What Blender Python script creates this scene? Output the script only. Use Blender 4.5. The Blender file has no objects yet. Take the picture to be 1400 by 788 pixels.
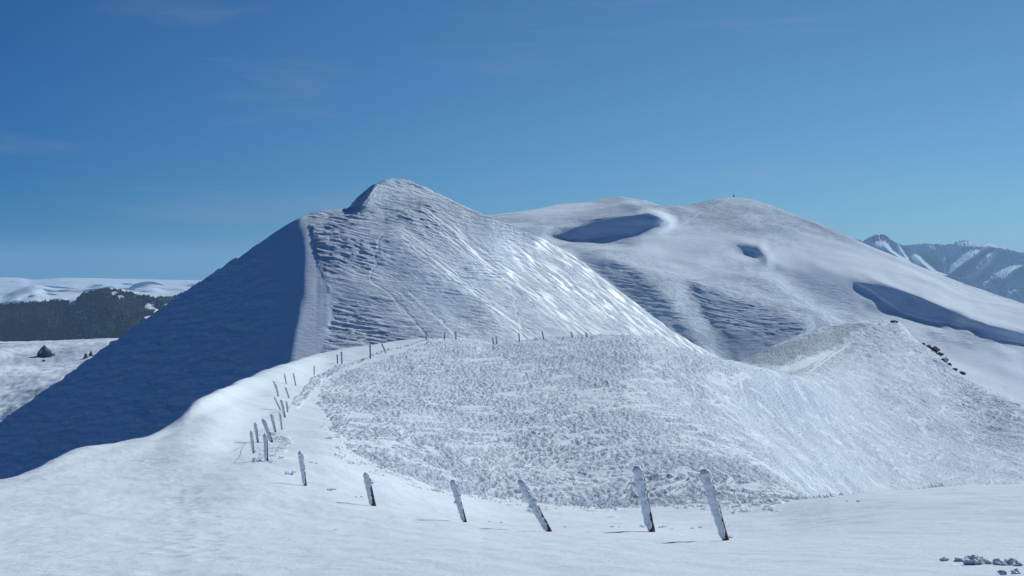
import bpy, math, random
import numpy as np

random.seed(7)
RNG = np.random.default_rng(11)
scene = bpy.context.scene
COL = scene.collection

# ------------------------------------------------------------------ camera maths
W, H, F = 1400.0, 788.0, 1923.0           # reference frame in pixels, focal length in pixels
EYE = 372.0                                # image row of eye level
PHI = math.atan((H / 2 - EYE) / F)
CP, SP = math.cos(PHI), math.sin(PHI)

def unproject(px, py, d):
    """point seen at (px, py) whose horizontal distance ahead is d (metres, eye at z = 0)"""
    px, py, d = np.broadcast_arrays(np.asarray(px, float), np.asarray(py, float), np.asarray(d, float))
    u = (px - W / 2) / F
    v = (H / 2 - py) / F
    yy = CP + v * SP
    zz = v * CP - SP
    k = d / yy
    return np.stack([u * k, d, zz * k], -1)

# ------------------------------------------------------------------ noise
def _hash(ix, iy, s):
    h = (ix.astype(np.int64) * 374761393 + iy.astype(np.int64) * 668265263 + s * 974634541) & 0xffffffff
    h = ((h ^ (h >> 13)) * 1274126177) & 0xffffffff
    h = h ^ (h >> 16)
    return (h & 0xffff) / 65536.0 * 2 * math.pi

def perlin(x, y, s=0):
    x0 = np.floor(x); y0 = np.floor(y)
    fx = (x - x0); fy = (y - y0)
    ix = x0.astype(np.int64); iy = y0.astype(np.int64)
    u = fx * fx * fx * (fx * (fx * 6 - 15) + 10); v = fy * fy * fy * (fy * (fy * 6 - 15) + 10)
    def g(ax, ay, dx, dy):
        a = _hash(ax, ay, s)
        return np.cos(a) * dx + np.sin(a) * dy
    n00 = g(ix, iy, fx, fy); n10 = g(ix + 1, iy, fx - 1, fy)
    n01 = g(ix, iy + 1, fx, fy - 1); n11 = g(ix + 1, iy + 1, fx - 1, fy - 1)
    a = n00 + u * (n10 - n00); b = n01 + u * (n11 - n01)
    return (a + v * (b - a)) * 1.5

def fbm(x, y, oct=4, s=0, gain=0.5):
    r = 0; a = 1.0; f = 1.0
    for i in range(oct):
        r = r + a * perlin(x * f + 17.3 * i, y * f - 9.1 * i, s + i)
        a *= gain; f *= 2.03
    return r

def sstep(a, b, x):
    t = np.clip((x - a) / (b - a), 0, 1)
    return t * t * (3 - 2 * t)

# ------------------------------------------------------------------ smooth interpolation
def pchip(xk, yk, x):
    """monotone cubic; yk may carry trailing axes; x is 1-D"""
    xk = np.asarray(xk, float); yk = np.asarray(yk, float)
    hk = np.diff(xk); shp = (-1,) + (1,) * (yk.ndim - 1)
    dk = np.diff(yk, axis=0) / hk.reshape(shp)
    m = np.zeros_like(yk)
    m[0] = dk[0]; m[-1] = dk[-1]
    if len(xk) > 2:
        w1 = (2 * hk[1:] + hk[:-1]).reshape(shp); w2 = (hk[1:] + 2 * hk[:-1]).reshape(shp)
        a, b = dk[:-1], dk[1:]
        same = (a * b) > 0
        with np.errstate(divide='ignore', invalid='ignore'):
            mm = (w1 + w2) / (w1 / np.where(same, a, 1) + w2 / np.where(same, b, 1))
        m[1:-1] = np.where(same, mm, 0)
    i = np.clip(np.searchsorted(xk, x) - 1, 0, len(xk) - 2)
    h = hk[i].reshape(shp); t = ((x - xk[i]) / hk[i]).reshape(shp)
    t2 = t * t; t3 = t2 * t
    return ((2 * t3 - 3 * t2 + 1) * yk[i] + (t3 - 2 * t2 + t) * h * m[i]
            + (-2 * t3 + 3 * t2) * yk[i + 1] + (t3 - t2) * h * m[i + 1])

def lerp_line(pts, x):
    p = np.array(pts, float)
    return pchip(p[:, 0], p[:, 1], np.asarray(x, float))

def smooth_cols(a, n):
    k = np.ones(2 * n + 1) / (2 * n + 1)
    for _ in range(2):
        p = np.pad(a, ((0, 0), (n, n)), mode='edge')
        c = np.cumsum(np.pad(p, ((0, 0), (1, 0))), axis=1)
        a = (c[:, 2 * n + 1:] - c[:, :-(2 * n + 1)]) / (2 * n + 1)
    return a

class Sheet:
    """one sheet of terrain lofted through rows of control points (column, row, distance)"""
    def __init__(self, knots, rows, cols, counts, post_smooth=0):
        knots = np.array(knots, float)
        R = np.array(rows, float)                       # (nrow, nknot, 2)
        PY = np.stack([pchip(knots, r[:, 0], cols) for r in R])
        LD = np.stack([pchip(knots, np.log(r[:, 1]), cols) for r in R])
        t = np.concatenate([np.linspace(i, i + 1, n, endpoint=False) for i, n in enumerate(counts)] + [[len(counts)]])
        tk = np.arange(len(R))
        self.py = pchip(tk, PY, t)
        self.ld = pchip(tk, LD, t)
        if post_smooth:
            self.ld = smooth_cols(self.ld, post_smooth)
        self.px = np.broadcast_to(cols[None, :], self.py.shape).copy()
        self.t = np.broadcast_to(t[:, None], self.py.shape)
        self.cols = cols
    def build(self):
        self.P = unproject(self.px, self.py, np.exp(self.ld))
        return self.P
    def normals(self):
        du = np.gradient(self.P, axis=1); dv = np.gradient(self.P, axis=0)
        n = np.cross(du, dv)
        n /= np.maximum(np.linalg.norm(n, axis=-1, keepdims=True), 1e-9)
        n *= np.sign(n[..., 2:3] + 1e-9)
        return n
    def hit(self, px, py):
        """first point of the sheet that the ray through (px, py) meets"""
        c = int(np.clip(np.searchsorted(self.cols, px), 1, len(self.cols) - 1))
        col = self.scr[:, c]
        lo = 0
        idx = np.where((col[:-1] >= py) & (col[1:] < py))[0]
        if len(idx) == 0:
            i = int(np.argmin(np.abs(col - py)))
            return self.P[i, c].copy()
        i = idx[0]
        f = (col[i] - py) / max(col[i] - col[i + 1], 1e-9)
        return self.P[i, c] * (1 - f) + self.P[i + 1, c] * f
    def finish(self):
        P = self.P
        vv = P[..., 2] / P[..., 1]
        v = (vv * CP + SP) / (CP - vv * SP)
        self.scr = H / 2 - v * F

def grid_mesh(name, P, mat, attrs=None, kind='structure'):
    nr, nc = P.shape[:2]
    me = bpy.data.meshes.new(name)
    me.vertices.add(nr * nc)
    me.vertices.foreach_set('co', P.reshape(-1).astype(np.float32))
    idx = np.arange(nr * nc).reshape(nr, nc)
    q = np.stack([idx[:-1, :-1], idx[:-1, 1:], idx[1:, 1:], idx[1:, :-1]], -1).reshape(-1, 4)
    nf = len(q)
    me.loops.add(nf * 4); me.polygons.add(nf)
    me.loops.foreach_set('vertex_index', q.reshape(-1).astype(np.int32))
    me.polygons.foreach_set('loop_start', np.arange(0, nf * 4, 4, dtype=np.int32))
    me.polygons.foreach_set('use_smooth', np.ones(nf, bool))
    me.update()
    for k, a in (attrs or {}).items():
        at = me.attributes.new(k, 'FLOAT', 'POINT')
        at.data.foreach_set('value', np.asarray(a, np.float32).reshape(-1))
    me.materials.append(mat)
    o = bpy.data.objects.new(name, me); COL.objects.link(o)
    if kind: o['kind'] = kind
    return o

def tri_mesh(name, V, T, mat, parent=None, smooth=False, attrs=None, per=3):
    me = bpy.data.meshes.new(name)
    V = np.asarray(V, np.float32); T = np.asarray(T, np.int32)
    me.vertices.add(len(V)); me.vertices.foreach_set('co', V.reshape(-1))
    me.loops.add(T.size); me.polygons.add(len(T))
    me.loops.foreach_set('vertex_index', T.reshape(-1))
    me.polygons.foreach_set('loop_start', np.arange(0, T.size, T.shape[1], dtype=np.int32))
    me.polygons.foreach_set('use_smooth', np.full(len(T), smooth))
    me.update(); me.validate()
    for k, a in (attrs or {}).items():
        at = me.attributes.new(k, 'FLOAT', 'POINT')
        at.data.foreach_set('value', np.asarray(a, np.float32).reshape(-1))
    me.materials.append(mat)
    o = bpy.data.objects.new(name, me); COL.objects.link(o)
    if parent: o.parent = parent
    return o

# ------------------------------------------------------------------ materials
def new_mat(name):
    m = bpy.data.materials.new(name); m.use_nodes = True
    nt = m.node_tree; b = nt.nodes['Principled BSDF']
    return m, nt, b

def N(nt, typ, **kw):
    n = nt.nodes.new(typ)
    for k, v in kw.items():
        if k in n.inputs.keys(): n.inputs[k].default_value = v
        else: setattr(n, k, v)
    return n

def noise(nt, vec, scale, detail=4, rough=0.55, dist=0.0):
    n = N(nt, 'ShaderNodeTexNoise')
    n.inputs['Scale'].default_value = scale; n.inputs['Detail'].default_value = detail
    n.inputs['Roughness'].default_value = rough; n.inputs['Distortion'].default_value = dist
    nt.links.new(vec, n.inputs['Vector'])
    return n.outputs['Fac']

def worldpos(nt, sx=1, sy=1, sz=1, rz=0):
    g = N(nt, 'ShaderNodeNewGeometry')
    mp = N(nt, 'ShaderNodeMapping')
    mp.inputs['Scale'].default_value = (sx, sy, sz); mp.inputs['Rotation'].default_value = (0, 0, rz)
    nt.links.new(g.outputs['Position'], mp.inputs['Vector'])
    return mp.outputs['Vector']

def ramp(nt, fac, stops):
    r = N(nt, 'ShaderNodeValToRGB')
    el = r.color_ramp.elements
    while len(el) < len(stops): el.new(0.5)
    for e, (p, c) in zip(el, stops):
        e.position = p; e.color = c if len(c) == 4 else (*c, 1)
    nt.links.new(fac, r.inputs['Fac'])
    return r.outputs['Color']

def mix(nt, fac, a, b):
    m = N(nt, 'ShaderNodeMix', data_type='RGBA')
    for s, v in ((m.inputs[0], fac), (m.inputs[6], a), (m.inputs[7], b)):
        if isinstance(v, bpy.types.NodeSocket): nt.links.new(v, s)
        elif isinstance(v, (int, float)): s.default_value = v
        else: s.default_value = (*v, 1)
    return m.outputs[2]

def mathn(nt, op, a, b=0.0):
    m = N(nt, 'ShaderNodeMath', operation=op)
    for s, v in ((m.inputs[0], a), (m.inputs[1], b)):
        if isinstance(v, bpy.types.NodeSocket): nt.links.new(v, s)
        else: s.default_value = v
    return m.outputs[0]

def bump(nt, bsdf, height, dist, strength=1.0, prev=None):
    b = N(nt, 'ShaderNodeBump')
    b.inputs['Strength'].default_value = strength; b.inputs['Distance'].default_value = dist
    nt.links.new(height, b.inputs['Height'])
    if prev is not None: nt.links.new(prev, b.inputs['Normal'])
    nt.links.new(b.outputs['Normal'], bsdf.inputs['Normal'])
    return b.outputs['Normal']

def attr(nt, name):
    a = N(nt, 'ShaderNodeAttribute', attribute_name=name)
    return a.outputs['Fac']

SNOW = (0.715, 0.83, 0.91)
RIME = (0.45, 0.57, 0.69)
GRASS = (0.22, 0.22, 0.23)

def snow_near():
    m, nt, b = new_mat('snow_near')
    p = worldpos(nt)
    rough = attr(nt, 'rough')
    bare = attr(nt, 'bare')
    n1 = noise(nt, p, 9.0, 5, 0.7)
    tuft = ramp(nt, n1, [(0.40, (0, 0, 0)), (0.66, (1, 1, 1))])
    frost = mix(nt, tuft, RIME, SNOW)
    c = mix(nt, rough, SNOW, frost)
    n2 = noise(nt, p, 3.0, 4, 0.6)
    dk = ramp(nt, n2, [(0.35, (0, 0, 0)), (0.6, (1, 1, 1))])
    c = mix(nt, mathn(nt, 'MULTIPLY', bare, 0.8), c, mix(nt, dk, GRASS, RIME))
    nt.links.new(c, b.inputs['Base Color'])
    b.inputs['Roughness'].default_value = 0.9
    b.inputs['Specular IOR Level'].default_value = 0.04
    f1 = noise(nt, p, 22.0, 5, 0.7)
    f2 = noise(nt, worldpos(nt, 1.2, 2.6, 1, 0.25), 3.0, 4, 0.6)
    q = bump(nt, b, f1, 0.014, 1.0)
    q = bump(nt, b, noise(nt, p, 75.0, 3, 0.8), 0.007, 1.0, q)
    q = bump(nt, b, f2, 0.020, 0.8, q)
    f3 = noise(nt, p, 5.0, 6, 0.75)
    bm = mathn(nt, 'MULTIPLY', f3, rough)
    bump(nt, b, bm, 0.10, 1.0, q)
    return m

def snow_mid(name, sc, dist, spec=0.5, rgh=0.5, frostcol=RIME, keep=0.55):
    """wind-packed snow over rimed grass on the mountain"""
    m, nt, b = new_mat(name)
    p = worldpos(nt, 0.35, 1.0, 1.0, 0.12)
    rough = attr(nt, 'rough')
    bare = attr(nt, 'bare')
    n1 = noise(nt, p, sc, 5, 0.62)
    n0 = noise(nt, worldpos(nt), sc * 0.09, 4, 0.6)
    pat = mathn(nt, 'ADD', n1, mathn(nt, 'MULTIPLY', mathn(nt, 'SUBTRACT', n0, 0.5), 0.7))
    fac = ramp(nt, pat, [(0.40, (0, 0, 0)), (0.60, (1, 1, 1))])
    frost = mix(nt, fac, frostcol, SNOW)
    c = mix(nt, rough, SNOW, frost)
    c = mix(nt, mathn(nt, 'MULTIPLY', bare, 0.75), c, mix(nt, n1, GRASS, RIME))
    nt.links.new(c, b.inputs['Base Color'])
    nt.links.new(mathn(nt, 'SUBTRACT', 0.95, mathn(nt, 'MULTIPLY', attr(nt, 'gloss'), 0.95 - rgh)), b.inputs['Roughness'])
    nt.links.new(mathn(nt, 'MULTIPLY', attr(nt, 'gloss'), spec), b.inputs['Specular IOR Level'])
    f = noise(nt, p, sc * 1.4, 6, 0.7)
    h = mathn(nt, 'MULTIPLY', f, mathn(nt, 'ADD', mathn(nt, 'MULTIPLY', rough, 0.92), 0.08))
    bump(nt, b, h, dist, 1.0)
    return m

def plain_mat(name, stops, scale, rough=0.8, spec=0.2, bdist=0.0, bscale=None, detail=5, anis=(1, 1, 1)):
    m, nt, b = new_mat(name)
    p = worldpos(nt, *anis)
    n1 = noise(nt, p, scale, detail, 0.62)
    nt.links.new(ramp(nt, n1, stops), b.inputs['Base Color'])
    b.inputs['Roughness'].default_value = rough
    b.inputs['Specular IOR Level'].default_value = spec
    if bdist:
        bump(nt, b, noise(nt, p, bscale or scale * 2, 6, 0.65), bdist)
    return m

M_near = snow_near()
M_mount = snow_mid('mountain_snow', 0.55, 0.9, spec=0.30, rgh=0.52)
M_far = snow_mid('far_mountain_snow', 0.55, 1.0, spec=0.3, rgh=0.55)
M_ground = plain_mat('valley_floor_dark', [(0.3, (0.05, 0.055, 0.05)), (0.6, (0.09, 0.09, 0.09)), (0.72, SNOW)], 0.004)  # unseen valley floor, darkened to cut bounce light onto the shaded face
M_slope = snow_mid('valley_slope_snow', 0.16, 2.0, spec=0.3, rgh=0.6)
M_hill = plain_mat('forest_floor', [(0.30, (0.035, 0.038, 0.045)), (0.66, (0.06, 0.06, 0.068)), (0.74, (0.45, 0.48, 0.52))], 0.006, bdist=4.0, bscale=0.03)
_nt = M_hill.node_tree; _b = _nt.nodes['Principled BSDF']
_src = _b.inputs['Base Color'].links[0].from_socket
_nt.links.new(mix(_nt, attr(_nt, 'snow'), _src, SNOW), _b.inputs['Base Color'])
M_plateau = plain_mat('plateau_snow', [(0.56, SNOW), (0.63, (0.62, 0.65, 0.68)), (0.72, (0.16, 0.16, 0.17))], 0.0016, anis=(1, 0.45, 1))
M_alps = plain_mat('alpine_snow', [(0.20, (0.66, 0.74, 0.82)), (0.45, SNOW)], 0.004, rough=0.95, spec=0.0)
M_wood = plain_mat('weathered_wood', [(0.3, (0.035, 0.025, 0.02)), (0.7, (0.13, 0.10, 0.075))], 14.0, bdist=0.01, bscale=30, anis=(1, 1, 0.12))
M_rime = plain_mat('rime_ice', [(0.3, (0.64, 0.72, 0.80)), (0.7, (0.80, 0.86, 0.92))], 18.0, rough=0.6, bdist=0.012, bscale=45)
M_tuft = plain_mat('frosted_grass', [(0.30, (0.44, 0.50, 0.58)), (0.46, (0.60, 0.69, 0.79)), (0.62, (0.74, 0.83, 0.905))], 5.0, rough=0.7)
M_rock = plain_mat('dark_rock', [(0.35, (0.05, 0.05, 0.055)), (0.58, (0.13, 0.125, 0.12)), (0.66, SNOW)], 0.35, bdist=0.5, bscale=0.9)
M_tree = plain_mat('winter_trees', [(0.3, (0.022, 0.024, 0.030)), (0.7, (0.050, 0.046, 0.048))], 0.02)
M_wire = plain_mat('frosted_wire', [(0.3, (0.35, 0.38, 0.42)), (0.7, (0.6, 0.65, 0.7))], 8.0)

# ------------------------------------------------------------------ helpers in picture columns
def inside(poly, x, y):
    poly = np.array(poly, float)
    r = np.zeros(x.shape, bool)
    j = len(poly) - 1
    for i in range(len(poly)):
        xi, yi = poly[i]; xj, yj = poly[j]
        if yi != yj:
            c = ((yi > y) != (yj > y)) & (x < (xj - xi) * (y - yi) / (yj - yi) + xi)
            r ^= c
        j = i
    return r

def near_line(pts, x, y):
    """distance in columns to a polyline"""
    best = np.full(x.shape, 1e9)
    p = np.array(pts, float)
    for a, b in zip(p[:-1], p[1:]):
        ab = b - a
        t = np.clip(((x - a[0]) * ab[0] + (y - a[1]) * ab[1]) / (ab @ ab), 0, 1)
        best = np.minimum(best, np.hypot(x - a[0] - t * ab[0], y - a[1] - t * ab[1]))
    return best

def soften(m, n=2):
    m = m.astype(float)
    for _ in range(n):
        p = np.pad(m, 1, mode='edge')
        m = (p[:-2, 1:-1] + p[2:, 1:-1] + p[1:-1, :-2] + p[1:-1, 2:] + 2 * m) / 6
    return m

# ================================================================== NEAR GROUND: ridge, saddle, grassy knoll
kA = [-1500, -300, 0, 100, 180, 200, 215, 232, 245, 255, 262, 272, 285, 340, 400, 450, 520, 580, 625, 674, 710, 760, 850, 960, 1060, 1110, 1150, 1205, 1228, 1250, 1290, 1320, 1400, 1500, 1800, 2900]
def rowA(*v): return [tuple(p) for p in v]
def fill(pts, col):            # control row given at some columns, interpolated to all the knots
    p = np.array(pts, float)
    return np.stack([pchip(p[:, 0], p[:, 1], np.array(col, float)), np.exp(pchip(p[:, 0], np.log(p[:, 2]), np.array(col, float)))], -1)
A0 = fill([(-1500, 2400, 1.5), (0, 2400, 1.5), (2900, 2400, 1.5)], kA)
A1 = fill([(-1500, 800, 10), (0, 788, 9), (700, 788, 8), (1400, 788, 7.2), (2900, 800, 7)], kA)
A2 = fill([(-1500, 770, 14), (-300, 750, 14.5), (0, 745, 15), (100, 735, 16.5), (200, 728, 18), (340, 720, 19.5), (520, 718, 20.5), (600, 720, 21), (700, 728, 21.5), (850, 733, 21), (1000, 739, 19.8), (1100, 735, 19), (1200, 730, 18), (1400, 725, 16), (1800, 720, 14), (2900, 720, 13)], kA)
A3 = fill([(-1500, 740, 18), (-300, 720, 20), (0, 712, 21), (100, 690, 25), (200, 675, 28), (260, 665, 30), (340, 650, 33), (400, 645, 36), (450, 645, 38), (520, 648, 44), (600, 668, 48), (700, 688, 50), (850, 692, 48), (960, 691, 44), (1060, 689, 38), (1200, 676, 33), (1400, 667, 29), (1800, 655, 25), (2900, 650, 22)], kA)
A4 = fill([(-1500, 720, 22), (-300, 700, 25), (0, 685, 27), (100, 655, 34), (200, 635, 40), (260, 618, 44), (340, 595, 58), (400, 585, 64), (450, 580, 68), (520, 580, 72), (600, 590, 75), (700, 600, 77), (850, 605, 75), (960, 625, 70), (1060, 655, 66), (1110, 676, 85), (1200, 690, 125), (1400, 690, 140), (1800, 705, 140), (2900, 725, 140)], kA)
A5 = fill([(-1500, 705, 25), (-300, 685, 29), (0, 666, 31.5), (100, 632, 40), (180, 612, 47), (215, 603, 50.5), (262, 578, 58.5), (285, 566, 63), (340, 545, 77), (400, 530, 90), (450, 520, 102), (520, 515, 108), (600, 515, 110), (700, 520, 112), (850, 522, 112), (960, 552, 114), (1060, 588, 132), (1110, 598, 150), (1200, 610, 184), (1260, 616, 200), (1320, 622, 206), (1400, 632, 205), (1800, 660, 200), (2900, 690, 200)], kA)
A6 = fill([(-1500, 700, 28), (-300, 674, 33), (0, 655, 36), (100, 618, 46), (180, 600, 54), (200, 596, 54.5), (215, 590, 57), (240, 577, 62.5), (255, 561, 65.5), (262, 553, 67), (272, 546, 68.5), (285, 540, 71.5), (340, 515, 91), (400, 495, 113), (450, 480, 135), (520, 470, 143), (580, 463.5, 147), (625, 463, 149), (674, 470, 150), (710, 466, 151), (760, 461.5, 152), (850, 458, 152), (900, 468, 150), (960, 484, 148), (1020, 497, 150), (1060, 508, 166), (1110, 520, 192), (1205, 530, 238), (1320, 570, 238), (1400, 590, 226), (1800, 640, 220), (2900, 680, 220)], kA)
A7 = fill([(-1500, 800, 34), (-300, 790, 42), (0, 740, 46), (100, 680, 58), (180, 650, 68), (262, 590, 86), (340, 560, 118), (450, 520, 155), (520, 505, 165), (625, 490, 175), (760, 485, 185), (850, 490, 190), (960, 512, 195), (1060, 517, 208), (1110, 498, 250), (1150, 482, 282), (1205, 470, 296), (1250, 485, 290), (1320, 545, 258), (1400, 570, 238), (1500, 590, 236), (1800, 630, 236), (2900, 670, 236)], kA)
A8 = fill([(-1500, 1100, 50), (-300, 1100, 60), (0, 1000, 70), (100, 900, 90), (180, 850, 100), (262, 780, 120), (340, 700, 160), (450, 620, 210), (625, 560, 250), (850, 560, 270), (960, 520, 285), (1020, 497, 295), (1045, 480, 305), (1100, 455, 318), (1150, 443, 328), (1205, 438, 332), (1226, 440, 330), (1250, 463, 318), (1290, 490, 300), (1320, 516, 285), (1400, 552, 255), (1500, 575, 250), (1800, 620, 250), (2900, 660, 250)], kA)
A9 = fill([(-1500, 1600, 80), (0, 1500, 110), (262, 1000, 180), (450, 760, 280), (850, 680, 350), (1060, 580, 360), (1205, 500, 370), (1250, 510, 350), (1320, 570, 330), (1400, 610, 300), (1800, 700, 300), (2900, 740, 300)], kA)
A10 = fill([(-1500, 2600, 140), (0, 2300, 160), (262, 1500, 260), (450, 1000, 400), (850, 900, 450), (1060, 800, 450), (1250, 720, 450), (1400, 780, 420), (2900, 900, 420)], kA)
colsA = np.concatenate([np.linspace(-1500, -60, 80, endpoint=False), np.arange(-60, 1460, 1.0), np.linspace(1460, 2900, 80)])
SA = Sheet(kA, [A0, A1, A2, A3, A4, A5, A6, A7, A8, A9, A10], colsA, [14, 150, 170, 150, 130, 110, 90, 70, 70, 16, 8], post_smooth=5)

TUFT_POLY = [(446, 528), (475, 508), (530, 488), (585, 470), (622, 462), (674, 468), (760, 458), (850, 455), (960, 480), (1016, 492), (1040, 476), (1100, 452), (1205, 434), (1232, 440), (1256, 462), (1325, 515), (1410, 552), (1500, 560), (1500, 668), (1400, 668), (1060, 692), (850, 693), (720, 686), (600, 667), (540, 648), (475, 618), (455, 580), (438, 545)]
STRIP_POLY = [(392, 560), (425, 518), (470, 498), (540, 476), (600, 461), (612, 463), (575, 469), (505, 489), (440, 520), (408, 560)]
FENCE_PATCH = [(352, 612), (372, 592), (392, 592), (400, 610), (382, 640), (350, 634)]
SNOW_HOLE = [(1062, 506), (1100, 492), (1138, 479), (1122, 492), (1085, 510)]
TRACKS = [[(1115.5, 499), (1141, 478)], [(1107, 509), (1163, 469.5)]]
DARK_POLY = [(1014, 498), (1042, 477), (1094, 464), (1132, 450), (1170, 440), (1188, 441), (1145, 474), (1113, 482), (1057, 503)]

def tuft_mask(px, py, P):
    x, y = P[..., 0], P[..., 1]
    j = fbm(x / 3.0, y / 4.0, 3, 5) * 9
    k = fbm(x / 2.5, y / 5.0, 3, 9) * 6
    front = inside(TUFT_POLY, px + j, py + k * 0.7)
    s1 = inside(STRIP_POLY, px + j * 0.5, py + k * 0.3)
    s2 = inside(FENCE_PATCH, px + j, py + k) & (fbm(x / 1.2, y / 2.0, 2, 21) > 0.05)
    m = front | s1 | s2
    # loose tufts straying out over the smooth snow
    fr = (near_line(TUFT_POLY[17:] + TUFT_POLY[:2], px, py) < 4 + 16 * (fbm(x / 3, y / 5, 2, 35) + 0.4)) & (fbm(x / 0.45, y / 1.1, 3, 36) > 0.34)
    m |= fr
    m &= ~inside(SNOW_HOLE, px + j * 0.3, py + k * 0.3)
    for tr in TRACKS: m &= ~(near_line(tr, px, py) < 1.3)
    return m

SA.build()
PA = SA.P
xA, yA = PA[..., 0].copy(), PA[..., 1].copy()
dA = np.exp(SA.ld)
mask = tuft_mask(SA.px, SA.py, PA) & (SA.t < 8.3) & (SA.t > 2.6)
# near crest on the right hides the dip: nothing of the dip is tufted in front of row 3
mask &= ~((SA.px > 1075 + 45 * fbm(xA / 3, yA / 5, 3, 37)) & (SA.t < 3.05))
rA = soften(mask, 2); rA0 = rA.copy()
bareA = soften(inside(DARK_POLY, SA.px + fbm(xA / 4, yA / 9, 3, 31) * 12, SA.py + fbm(xA / 6, yA / 9, 3, 33) * 6) & (SA.t > 6.5) & (SA.t < 8.2), 2)
# white drift lines through the tufts run diagonally across the knoll
def drift(x, y):
    w = fbm(x / 7, y / 14, 3, 40)
    a = np.abs(fbm(x / 1.5 - y / 11.0 + w * 2.2, y / 7.0 + w, 2, 44))
    return sstep(0.24, 0.03, a) * sstep(-0.55, 0.15, fbm(x / 5, y / 9, 3, 46))
streak = drift(xA, yA)
rA = rA * (1 - 0.95 * streak) * (0.72 + 0.28 * sstep(-0.3, 0.4, fbm(xA / 6, yA / 12, 3, 47)))
disp = 0.10 * fbm(xA / 5.0, yA / 7.0, 3, 1) * sstep(6, 30, dA)
disp += 0.012 * fbm(xA / 0.5 + yA / 2.2, yA / 1.1, 3, 2) * sstep(90, 40, dA) * (1 - rA)
disp += rA * (0.075 * fbm(xA / 0.24, yA / 0.8, 3, 3) + 0.06 * fbm(xA / 0.6, yA / 2.6, 3, 13))
far = sstep(180, 260, dA) * rA
disp += 0.05 * rA0 * streak
disp += far * 0.20 * fbm(xA / 1.6, yA / 2.6, 3, 14)
# boot prints in the foreground snow
SA.finish()
trail = [(272, 792), (262, 740), (268, 700), (250, 668), (226, 644), (196, 626)]
tp = np.array([SA.hit(*p) for p in trail])
seg = np.linalg.norm(np.diff(tp[:, :2], axis=0), axis=1); cum = np.concatenate([[0], np.cumsum(seg)])
side = 1
for s in np.arange(0, cum[-1], 0.55):
    cx, cy = np.interp(s, cum, tp[:, 0]), np.interp(s, cum, tp[:, 1])
    cx += side * 0.16 + random.uniform(-.1, .1); cy += random.uniform(-.15, .15); side = -side
    if random.random() < 0.12: continue
    r2 = ((xA - cx) / 0.12) ** 2 + ((yA - cy) / 0.19) ** 2
    disp += -0.013 * np.exp(-r2 ** 2) + 0.004 * np.exp(-(np.sqrt(r2) - 1.5) ** 2 * 5)
SA.P = PA + SA.normals() * disp[..., None]
SA.finish()
grid_mesh('ground', SA.P, M_near, {'rough': rA, 'bare': bareA})

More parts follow.
